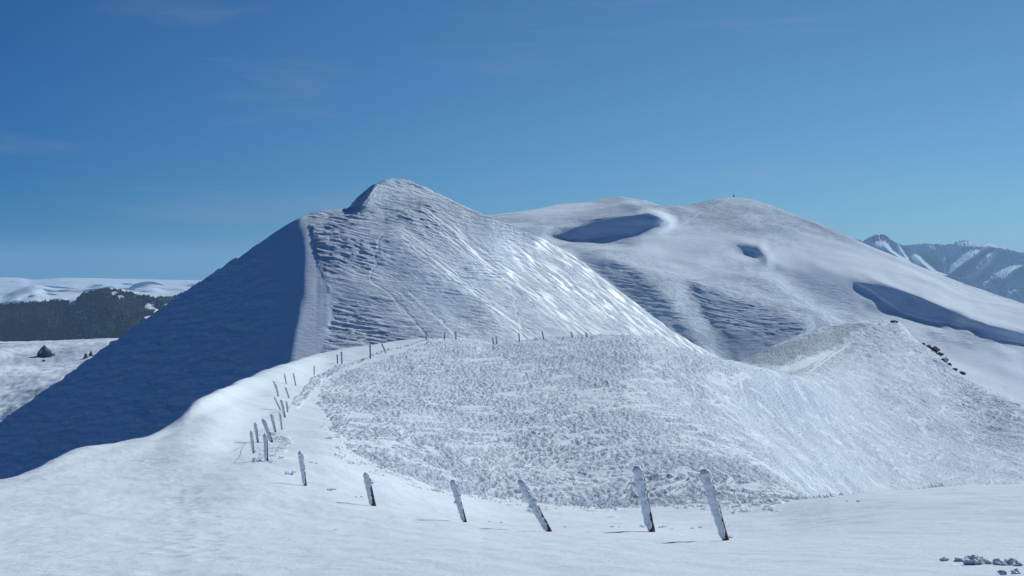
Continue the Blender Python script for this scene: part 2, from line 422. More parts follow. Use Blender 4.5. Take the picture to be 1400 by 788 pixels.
# ================================================================== MAIN MOUNTAIN
# control rows from the foot to just behind the crest: (row, distance) at each column
kB = [-300, -100, 0, 45, 100, 150, 200, 240, 270, 300, 340, 380, 400, 408, 416, 424, 432, 440, 448, 456, 464, 472, 480, 488, 496, 504, 512, 520, 528, 530, 544, 558, 572, 586, 600, 614, 628, 642, 650, 672, 694, 716, 738, 760, 782, 804, 826, 848, 870, 892, 914, 936, 958, 980, 1060, 1150]
rowsB = [  # distances fitted so the sun shades the slopes to preset brightness
    [(1050, 386.88), (890, 393.84), (840, 386.88), (819.91, 383.02), (800, 376.89), (790.42, 368.82), (780, 361.34), (760.28, 358.88), (739.82, 358.72), (720, 358.38), (696.29, 357.12), (672.7, 355.84), (660.46, 355.37), (656.01, 355.02), (652.24, 352.05), (648.93, 344.15), (645.85, 334.16), (643.05, 325.12), (640.58, 320.3), (638.33, 320.25), (636.15, 321.41), (634.05, 323.23), (632.01, 325.71), (630.07, 328.65), (628.23, 331.89), (626.51, 335.33), (624.91, 338.83), (623.47, 342.15), (622.17, 345.25), (621.88, 345.92), (620.11, 349.77), (618.67, 352.46), (617.29, 355.08), (615.99, 357.62), (614.75, 360.08), (613.63, 362.35), (612.59, 364.5), (611.77, 366.21), (611.38, 367.03), (610.45, 369.02), (610.02, 369.95), (610.17, 370), (610.75, 370), (611.75, 370), (613.14, 370), (614.79, 370), (616.56, 370), (618.63, 370), (621.37, 369.69), (625.21, 367.36), (629.77, 364.03), (634.87, 360.49), (640.82, 356.05), (647.14, 351.68), (670.8, 340.89), (700, 330)],
    [(949.99, 424.99), (788.79, 433.96), (740.22, 424.89), (721.01, 419.86), (702.34, 411.99), (694.47, 401.7), (685.42, 392.32), (666.13, 389.27), (645.6, 389.11), (625.78, 388.7), (602.14, 387.2), (578.77, 385.61), (566.97, 388.17), (562.24, 389.81), (557.5, 391.18), (552.97, 392.26), (549.19, 392.74), (546.31, 392.9), (544, 393.07), (542.1, 393.07), (540.46, 393.02), (539, 393.1), (537.56, 392.95), (536.3, 392.93), (535, 392.96), (533.76, 393.11), (532.42, 393.4), (531.19, 393.69), (530.04, 394.11), (529.76, 394.16), (527.91, 394.98), (526.12, 396.15), (524.2, 397.55), (522.89, 399.06), (522, 400.66), (521.43, 402.48), (520.9, 404.74), (520.39, 407.05), (520.1, 408.5), (519.26, 412.7), (518.52, 417.1), (517.97, 421.42), (517.5, 425.74), (517.04, 430.17), (516.55, 434.8), (515.96, 439.69), (518.47, 442.36), (523.52, 443.3), (528.41, 444.98), (533.89, 446.11), (540.05, 447.03), (546.7, 448.07), (553.92, 449.01), (561.61, 449.21), (593.35, 438.09), (632.25, 377.01)],
    [(900, 445.98), (740, 455.26), (690, 445.98), (669.91, 440.86), (650, 432.76), (640.42, 422.16), (630, 412.38), (610.28, 409.19), (589.82, 408.98), (570, 408.53), (546.29, 406.91), (522.7, 405.24), (510.86, 407.34), (506.16, 409.44), (501.46, 411.57), (496.92, 413.6), (493.13, 415.43), (490, 417.11), (487.5, 418.62), (485.82, 419.93), (484.5, 420.91), (483.39, 421.64), (482.3, 422.58), (481.42, 423.08), (480.47, 423.64), (479.57, 424.12), (478.56, 424.64), (477.65, 425.15), (476.81, 425.57), (476.6, 425.63), (475.11, 426.34), (473.53, 427.06), (471.75, 428.75), (470.69, 430.23), (470.14, 431.95), (470, 433.9), (470, 436.12), (470, 438.56), (470, 439.77), (470, 444.28), (470, 450.57), (470, 457.71), (470, 464.53), (470, 471.57), (470, 479.42), (470.12, 487.11), (474.18, 490.31), (481.25, 489.06), (487.99, 489.49), (495.25, 489.19), (502.92, 489.02), (510.51, 490.32), (518.19, 493.06), (526.2, 496.86), (559.53, 507.4), (600, 399.97)],
    [(882.67, 453.98), (724.66, 462.62), (672.28, 454.16), (650.68, 449.54), (628.56, 442.1), (615.81, 432.39), (602.72, 423.23), (582.12, 420.23), (561.82, 419.95), (541.98, 419.48), (518.13, 417.82), (494.08, 416.25), (481.87, 417.48), (477.42, 419.51), (473.45, 421.36), (469.72, 423.22), (466.35, 424.93), (462.81, 426.73), (459.85, 428.53), (458.27, 429.7), (457.11, 430.77), (456.14, 431.67), (455.22, 432.66), (454.48, 433.66), (453.73, 434.64), (453.04, 435.67), (452.36, 436.7), (451.8, 437.6), (451.35, 438.49), (451.23, 438.66), (450.33, 440.23), (449.23, 442.11), (447.92, 444.17), (447.18, 446.27), (446.87, 448.75), (446.96, 451.39), (447.36, 453.99), (447.87, 456.28), (448.2, 457.63), (449.29, 462.05), (450.4, 469.1), (451.46, 476.97), (452.56, 483.98), (453.82, 491.17), (455.27, 499.63), (457.25, 506.88), (462.87, 508.66), (471.06, 506.07), (479.06, 504.53), (487.68, 501.95), (496.39, 499.85), (504.39, 500.08), (512.04, 502.65), (519.8, 506.94), (551.6, 519.57), (589.76, 406.65)],
    [(869.31, 460.33), (713.17, 468.28), (658.55, 460.7), (635.47, 456.65), (611.08, 450.02), (594.88, 441.49), (578.66, 433.28), (557.02, 430.58), (536.9, 430.2), (517.04, 429.72), (493.03, 428.05), (468.42, 426.63), (455.69, 426.77), (451.57, 427.96), (448.62, 429.67), (445.99, 431.17), (443.17, 432.79), (439.12, 434.75), (435.57, 436.6), (434.08, 437.88), (433.05, 439.04), (432.19, 440.11), (431.41, 441.02), (430.77, 441.99), (430.2, 442.92), (429.71, 444.02), (429.39, 445.11), (429.23, 446.21), (429.22, 447.34), (429.2, 447.58), (428.99, 449.81), (428.45, 452.64), (427.69, 455.67), (427.29, 458.69), (427.18, 462.17), (427.44, 466.13), (428.22, 469.71), (429.24, 472.52), (429.91, 473.73), (432.12, 478.06), (434.39, 484.9), (436.55, 493.07), (438.78, 500.36), (441.3, 507.56), (444.16, 516.17), (447.86, 522.81), (454.81, 522.1), (463.9, 519.07), (472.91, 516.19), (482.57, 511.35), (492.06, 507.99), (500.32, 507.51), (507.89, 509.65), (515.4, 514.37), (545.8, 528.63), (581.73, 412.97)],
    [(857.56, 466.11), (703.22, 473.34), (646.43, 466.67), (621.86, 463.24), (595.19, 457.52), (575.41, 450.35), (555.91, 443.28), (533.13, 440.95), (513.21, 440.47), (493.33, 439.98), (469.14, 438.3), (443.93, 437.08), (430.75, 437.69), (426.93, 437.15), (424.9, 438.05), (423.28, 439.25), (421.01, 440.62), (416.54, 442.91), (412.52, 445.11), (411.13, 446.29), (410.23, 447.25), (409.49, 448.26), (408.84, 449.31), (408.32, 450.24), (407.94, 451.24), (407.68, 452.29), (407.72, 453.16), (407.95, 454.19), (408.36, 455.21), (408.45, 455.49), (408.92, 457.91), (408.96, 460.54), (408.79, 463.64), (408.78, 467.31), (408.96, 471.76), (409.49, 477.17), (410.71, 482.45), (412.29, 487), (413.32, 489.12), (416.69, 493.31), (420.13, 499.16), (423.39, 506.4), (426.73, 513.91), (430.45, 521.44), (434.64, 529.79), (439.91, 535.85), (448.03, 534.14), (457.91, 529.84), (467.78, 526.26), (478.36, 519.61), (488.52, 514.79), (497.04, 514.06), (504.6, 515.47), (511.97, 520.35), (541.31, 535.84), (575.34, 415.21)],
    [(845, 472.45), (692.5, 478.91), (633.5, 473.22), (607.46, 470.44), (578.5, 465.67), (555.21, 459.94), (532.5, 454.08), (508.64, 452.14), (488.91, 451.54), (469, 451.04), (444.64, 449.35), (418.85, 448.34), (405.45, 449.24), (401.79, 448.68), (400.23, 447.85), (399.17, 448.46), (397.25, 449.89), (392.7, 452.11), (388.56, 454.29), (387.3, 455.55), (386.56, 456.64), (385.97, 457.59), (385.5, 458.59), (385.15, 459.69), (385.02, 460.6), (385.02, 461.62), (385.41, 462.54), (385.98, 463.39), (386.73, 464.26), (386.9, 464.48), (387.95, 466.18), (388.53, 468.83), (388.95, 471.73), (389.44, 475.13), (390.13, 479.67), (391.16, 485.13), (392.98, 490.84), (395.23, 496.99), (396.66, 500.89), (401.2, 508.97), (405.8, 514.61), (410.12, 520.49), (414.48, 527.18), (419.3, 535), (424.72, 542.99), (431.38, 548.25), (440.55, 546.85), (451.19, 542.13), (461.93, 537.53), (473.47, 529.51), (484.38, 522.64), (493.29, 521.59), (501.04, 522.39), (508.49, 526.36), (537.31, 545.59), (570, 419.79)],
    [(828.67, 479.64), (678.4, 485.19), (616.73, 480.65), (588.91, 478.66), (557.27, 475.03), (529.91, 471.05), (503.55, 466.67), (478.46, 465.22), (458.95, 464.48), (439.02, 463.96), (414.47, 462.26), (388.02, 461.5), (374.78, 462.54), (371.05, 462.35), (369.19, 461.53), (367.9, 462.32), (366.07, 463.37), (362.05, 465.79), (358.45, 467.96), (357.42, 468.95), (356.92, 469.88), (356.59, 470.75), (356.74, 471.4), (357.54, 471.69), (358.4, 472.17), (359.29, 472.72), (360.44, 473.31), (361.51, 474.03), (362.63, 474.84), (362.88, 474.96), (364.49, 476.81), (365.63, 478.81), (366.61, 481.67), (367.75, 484.79), (369.33, 488.29), (371.29, 493.1), (374.01, 498.43), (377.15, 504.13), (379.09, 508.21), (384.99, 520.81), (390.88, 531.37), (396.3, 536.35), (401.63, 541.41), (407.41, 549.11), (413.92, 556.54), (421.73, 560.68), (431.77, 559.99), (443.09, 556.33), (454.7, 551.02), (467.31, 541.92), (479.17, 533.01), (488.7, 530.48), (496.93, 530.82), (504.73, 532.88), (533.48, 557.07), (565.41, 424.61)],
    [(810.62, 487.11), (662.81, 491.63), (598.19, 488.39), (568.42, 487.3), (533.81, 484.99), (501.95, 483.08), (471.56, 480.49), (445.11, 479.63), (425.84, 478.72), (405.88, 478.18), (381.12, 476.47), (353.94, 476.02), (341.12, 477.44), (337.16, 477.22), (334.51, 476.54), (332.43, 477.96), (330.48, 479.47), (327.46, 481.6), (324.89, 483.54), (324.16, 484.6), (323.96, 485.4), (323.94, 486.33), (325.01, 486.76), (327.62, 486.3), (329.97, 486), (332.15, 485.92), (334.33, 485.79), (336.02, 486.06), (337.52, 486.59), (337.86, 486.7), (340.04, 488.39), (341.77, 490.82), (343.3, 493.4), (345.21, 496.38), (347.96, 499.12), (351.12, 502.25), (354.94, 506.46), (359.13, 511.4), (361.64, 514.77), (369.03, 527.86), (376.32, 544.46), (382.86, 551.6), (389.12, 555.58), (395.78, 561.77), (403.28, 569.36), (412.06, 572.23), (422.76, 571.79), (434.65, 569.83), (447.07, 564.86), (460.76, 555.02), (473.66, 544.36), (483.96, 539.92), (492.86, 538.98), (501.17, 539.84), (530.08, 557.23), (561.5, 424.65)],
    [(796.02, 494.69), (650.2, 498.26), (583.18, 496.24), (551.83, 495.97), (514.82, 494.89), (479.32, 494.87), (445.66, 493.91), (418.12, 493.6), (399.04, 492.53), (379.05, 491.97), (354.12, 490.26), (326.36, 490.09), (313.97, 491.3), (309.77, 491.3), (306.28, 492.74), (303.38, 494.9), (301.25, 496.87), (299.2, 499.12), (297.61, 500.88), (297.15, 501.61), (297.19, 501.91), (297.44, 501.8), (298.89, 500.84), (302.15, 499.76), (305.11, 499.44), (307.89, 499), (310.51, 499.09), (312.48, 499.02), (314.13, 499.19), (314.51, 498.86), (317.01, 499.9), (319.23, 501.83), (321.36, 504.22), (324.09, 506.87), (327.98, 509.45), (332.31, 512.28), (337.16, 514.94), (342.3, 518.61), (345.33, 521.39), (353.98, 533.25), (362.45, 552.28), (369.98, 564.08), (377.09, 568.74), (384.59, 573.26), (393.04, 580.38), (402.71, 583.12), (414.08, 582.11), (426.58, 581.58), (439.77, 577.49), (454.45, 567.27), (468.3, 555.93), (479.38, 549.16), (489.01, 547.06), (497.88, 546.53), (527.13, 557.45), (558.09, 426.54)],
    [(790, 502.26), (645, 505.15), (577, 503.99), (545, 504.28), (507, 503.99), (470, 505.15), (435, 505.15), (407, 505.15), (388, 503.99), (368, 503.41), (343, 501.68), (315, 501.68), (302.8, 501.86), (298.5, 501.14), (294.63, 504.67), (291.34, 508.75), (289.12, 511.97), (287.5, 514.48), (286.36, 516.5), (286, 518.21), (286.15, 518.78), (286.51, 520.92), (287, 512.34), (287.91, 508.6), (289.23, 507.87), (290.8, 509.05), (292.43, 509.59), (293.87, 510.53), (295.17, 511.37), (295.5, 511.01), (297.83, 512.06), (300.32, 513.23), (303.12, 514.36), (306.68, 516), (311.36, 517.65), (316.49, 520.3), (322.06, 522.91), (327.82, 525.38), (331.15, 527.51), (340.49, 537.86), (349.63, 557.96), (357.85, 573.3), (365.66, 579.86), (374, 583.46), (383.42, 589.61), (394.05, 593.13), (406.25, 591.09), (419.55, 590.81), (433.53, 587.88), (448.99, 577.66), (463.57, 566.4), (475.29, 558.15), (485.54, 554.29), (494.9, 553.13), (524.68, 549.76), (555, 432.4)],
    [(791.6, 511.42), (646.6, 514.06), (578.6, 513.25), (546.6, 513.76), (508.6, 513.75), (471.6, 515.3), (436.6, 515.56), (408.6, 515.64), (389.6, 514.44), (369.6, 513.84), (344.6, 512.08), (316.6, 512.12), (304.5, 529.78), (300.13, 540.71), (295.99, 542.65), (292.4, 541.47), (290.26, 543.81), (288.95, 547.82), (288.05, 551.87), (287.61, 556.87), (287.28, 559.01), (286.93, 557.74), (284.84, 517.45), (280.4, 513.36), (277.43, 512.13), (275.38, 514.17), (273.8, 518.36), (273.36, 521.69), (273.43, 525.08), (273.56, 525.65), (274.87, 529.23), (277.42, 531.38), (281.38, 531.14), (286.18, 529.87), (291.51, 529.13), (297.2, 530.17), (303.33, 532.33), (309.47, 534.66), (312.89, 536.09), (322.23, 544.31), (331.44, 564.4), (340.13, 583.93), (348.74, 594.9), (358.43, 597.41), (369.45, 601.42), (381.73, 609.47), (395.63, 603.45), (410.52, 601.56), (425.75, 600.5), (442.08, 590.03), (457.36, 579.93), (469.84, 571.27), (480.83, 563.7), (490.81, 564.36), (521.69, 503.73), (550.67, 408.78)],
    [(795.82, 520.56), (650.82, 523.4), (582.82, 522.39), (550.82, 522.81), (512.82, 522.65), (475.82, 524.05), (440.82, 524.19), (412.82, 524.23), (393.82, 523.02), (373.82, 522.41), (348.82, 520.62), (320.82, 520.64), (308.96, 538.58), (304.45, 545.46), (299.62, 547.9), (295.28, 548.27), (293.35, 550.98), (292.8, 555.46), (292.5, 560.41), (291.86, 565), (290.34, 568.74), (288.12, 570.15), (283.49, 553.35), (275.24, 528.74), (268.74, 521.95), (263.37, 518.27), (258.59, 521.8), (256.15, 526.62), (254.86, 530.99), (254.77, 532.82), (254.88, 539.55), (257.37, 544.87), (262.47, 547.52), (268.46, 546.9), (274.26, 543.95), (280.33, 541.05), (286.85, 541.36), (293.17, 543.69), (296.56, 544.73), (305.53, 550.74), (314.41, 569.4), (323.29, 591.02), (332.56, 608.64), (343.58, 612.39), (356.18, 610.79), (370.14, 629.34), (385.82, 619.19), (402.39, 610.61), (418.84, 612.44), (435.87, 603.69), (451.7, 590.6), (464.84, 586.98), (476.5, 571.46), (487.07, 575.23), (519.13, 486.25), (546.77, 416.8)],
    [(802, 532.39), (657, 535.46), (589, 534.23), (557, 534.54), (519, 534.23), (482, 535.46), (447, 535.46), (419, 535.46), (400, 534.23), (380, 533.62), (355, 531.78), (327, 531.78), (315.44, 544.97), (310.75, 550.51), (305.05, 553.08), (299.7, 553.52), (298.04, 557.03), (298.5, 562.29), (298.96, 568.73), (298.08, 574.52), (295, 576.72), (290.06, 575.91), (283, 572.18), (273.25, 561.67), (265.23, 551.17), (258.35, 542.69), (252.06, 532.11), (248.65, 532.8), (246.69, 533.46), (246.5, 535.15), (246, 542.75), (248.45, 549.68), (254.08, 555.25), (260.62, 557.93), (266.61, 562.37), (272.83, 552.77), (279.49, 549.08), (285.86, 550.31), (289.21, 552.47), (297.94, 555.21), (306.59, 571.63), (315.5, 593.85), (325.05, 615.02), (336.7, 634.52), (350.05, 618.54), (364.8, 636.65), (381.34, 659.49), (398.72, 616.33), (415.73, 635.76), (433.07, 650.95), (449.12, 597.82), (462.56, 611.45), (474.52, 578.8), (485.37, 586.41), (518, 479.57), (545, 477.91)],
    [(862, 596.28), (717, 599.72), (649, 598.34), (617, 598.68), (579, 598.34), (542, 599.72), (507, 599.72), (479, 599.72), (460, 598.34), (440, 597.65), (415, 595.6), (387, 595.6), (375.44, 593.83), (370.75, 593.25), (365.05, 594.4), (359.7, 598.91), (358.04, 611.03), (358.5, 626.19), (358.96, 655.71), (358.08, 688.1), (355, 706.51), (350.06, 706.5), (343, 707.39), (333.25, 713.89), (325.23, 710.92), (318.35, 718.67), (312.06, 762.33), (308.65, 768.3), (306.69, 764.18), (306.5, 762.72), (306, 707.23), (308.45, 680.68), (314.08, 672.31), (320.62, 660.71), (326.61, 635.68), (332.83, 627.65), (339.49, 638.18), (345.86, 647.65), (349.21, 650.23), (357.94, 655.46), (366.59, 660.24), (375.5, 669.47), (385.05, 679.07), (396.7, 677.15), (410.05, 675.18), (424.8, 672.25), (441.34, 664.68), (458.72, 654.6), (475.73, 646.07), (493.07, 638.95), (509.12, 630.73), (522.56, 618.86), (534.52, 602.78), (545.37, 584.62), (578, 509.6), (605, 492.8)],
]
rowsB.append([(p + 200, d * 1.2) for p, d in rowsB[-1]])
colsB = np.concatenate([np.linspace(-300, -30, 30, endpoint=False), np.arange(-30, 1010, 1.0), np.linspace(1010, 1150, 30)])
SB = Sheet(kB, [np.array(r) for r in rowsB], colsB, [12, 14] + [36] * 11 + [12, 6], post_smooth=4)
SB.build()
px, py = SB.px, SB.py
x, y = SB.P[..., 0], SB.P[..., 1]
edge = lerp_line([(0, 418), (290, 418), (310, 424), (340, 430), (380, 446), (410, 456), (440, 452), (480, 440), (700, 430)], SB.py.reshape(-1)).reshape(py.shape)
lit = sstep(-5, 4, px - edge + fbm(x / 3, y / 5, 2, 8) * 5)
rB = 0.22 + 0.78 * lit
# smooth polished snow streaks running down the right flank
jx = fbm(x / 5, y / 5, 3, 50) * 9
pol = np.zeros_like(px)
for ln, wd_ in (([(585, 300), (640, 335), (700, 383), (760, 425), (830, 470)], 11), ([(560, 330), (620, 375), (680, 425), (735, 468)], 6), ([(700, 340), (780, 395), (860, 440), (930, 480)], 12), ([(740, 332), (800, 370), (860, 415), (930, 468), (990, 496)], 9)):
    pol = np.maximum(pol, sstep(wd_ * 2.6, 0, near_line(ln, px + jx, py + jx * 0.4)))
pol *= 0.15 + 0.85 * sstep(-0.3, 0.5, fbm((px + 1.2 * py) / 45, (px * 0.75 - py) / 4, 4, 52))
TR_B = [[(556, 311), (526, 318), (512, 352), (508, 385), (540, 410), (566, 438), (588, 462)], [(700, 395), (708, 430), (716, 465)], [(560, 400), (620, 455)], [(515, 255), (498, 280), (492, 292)]]
tr = np.zeros_like(px)
for t_ in TR_B: tr = np.maximum(tr, sstep(2.6, 0.8, near_line(t_, px + fbm(x / 6, y / 6, 2, 61) * 4, py)))
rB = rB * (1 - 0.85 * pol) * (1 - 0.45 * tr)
z = SB.P[..., 2]
q2 = z + 0.17 * x + 2.0 * fbm(x / 45, y / 60, 2, 70)
sas = fbm(x / 7.5 + 0.3 * fbm(x / 12, z / 5, 2, 71), q2 / 0.85, 3, 72)
sas2 = fbm(x / 3.2, q2 / 0.5, 2, 76)
dB = rB * lit * (0.75 + 0.7 * fbm(x / 25, z / 12, 2, 78)) * (0.34 * sas + 0.13 * sas2 + 0.05 * fbm(x / 1.0, y / 1.0, 2, 74)) + (1 - lit) * (0.015 + 0.65 * sstep(-50, -120, px - edge)) * fbm(x / 8 + 0.3 * fbm(x / 5, z / 3, 2, 77), (z - 0.15 * x) / 2.2, 4, 73)
dB += 1.0 * fbm(x / 40, y / 40, 3, 75) * lit
dB *= (SB.t < 13.02) * (1 - 0.55 * sstep(520, 640, y))
SB.P = SB.P + SB.normals() * dB[..., None]
SB.finish()
bareB = sstep(0.25, 0.5, fbm(x / 9, y / 9, 4, 80)) * lit * sstep(330, 250, py) * (1 - pol) * 0.8
bareB = np.maximum(bareB, 0.45 * sstep(0.1, 0.35, fbm(x / 4, y / 9, 3, 82)) * sstep(620, 680, px) * sstep(26, 8, np.abs(py - lerp_line([(0, 240), (545, 250), (640, 290), (740, 332), (860, 415), (1150, 560)], px.reshape(-1)).reshape(px.shape))) * (1 - pol))
grid_mesh('mountain', SB.P, M_mount, {'rough': rB, 'bare': bareB, 'gloss': 0.75 * pol + 0.25 * sstep(600, 760, px + 0.5 * (py - 330)) * lit})

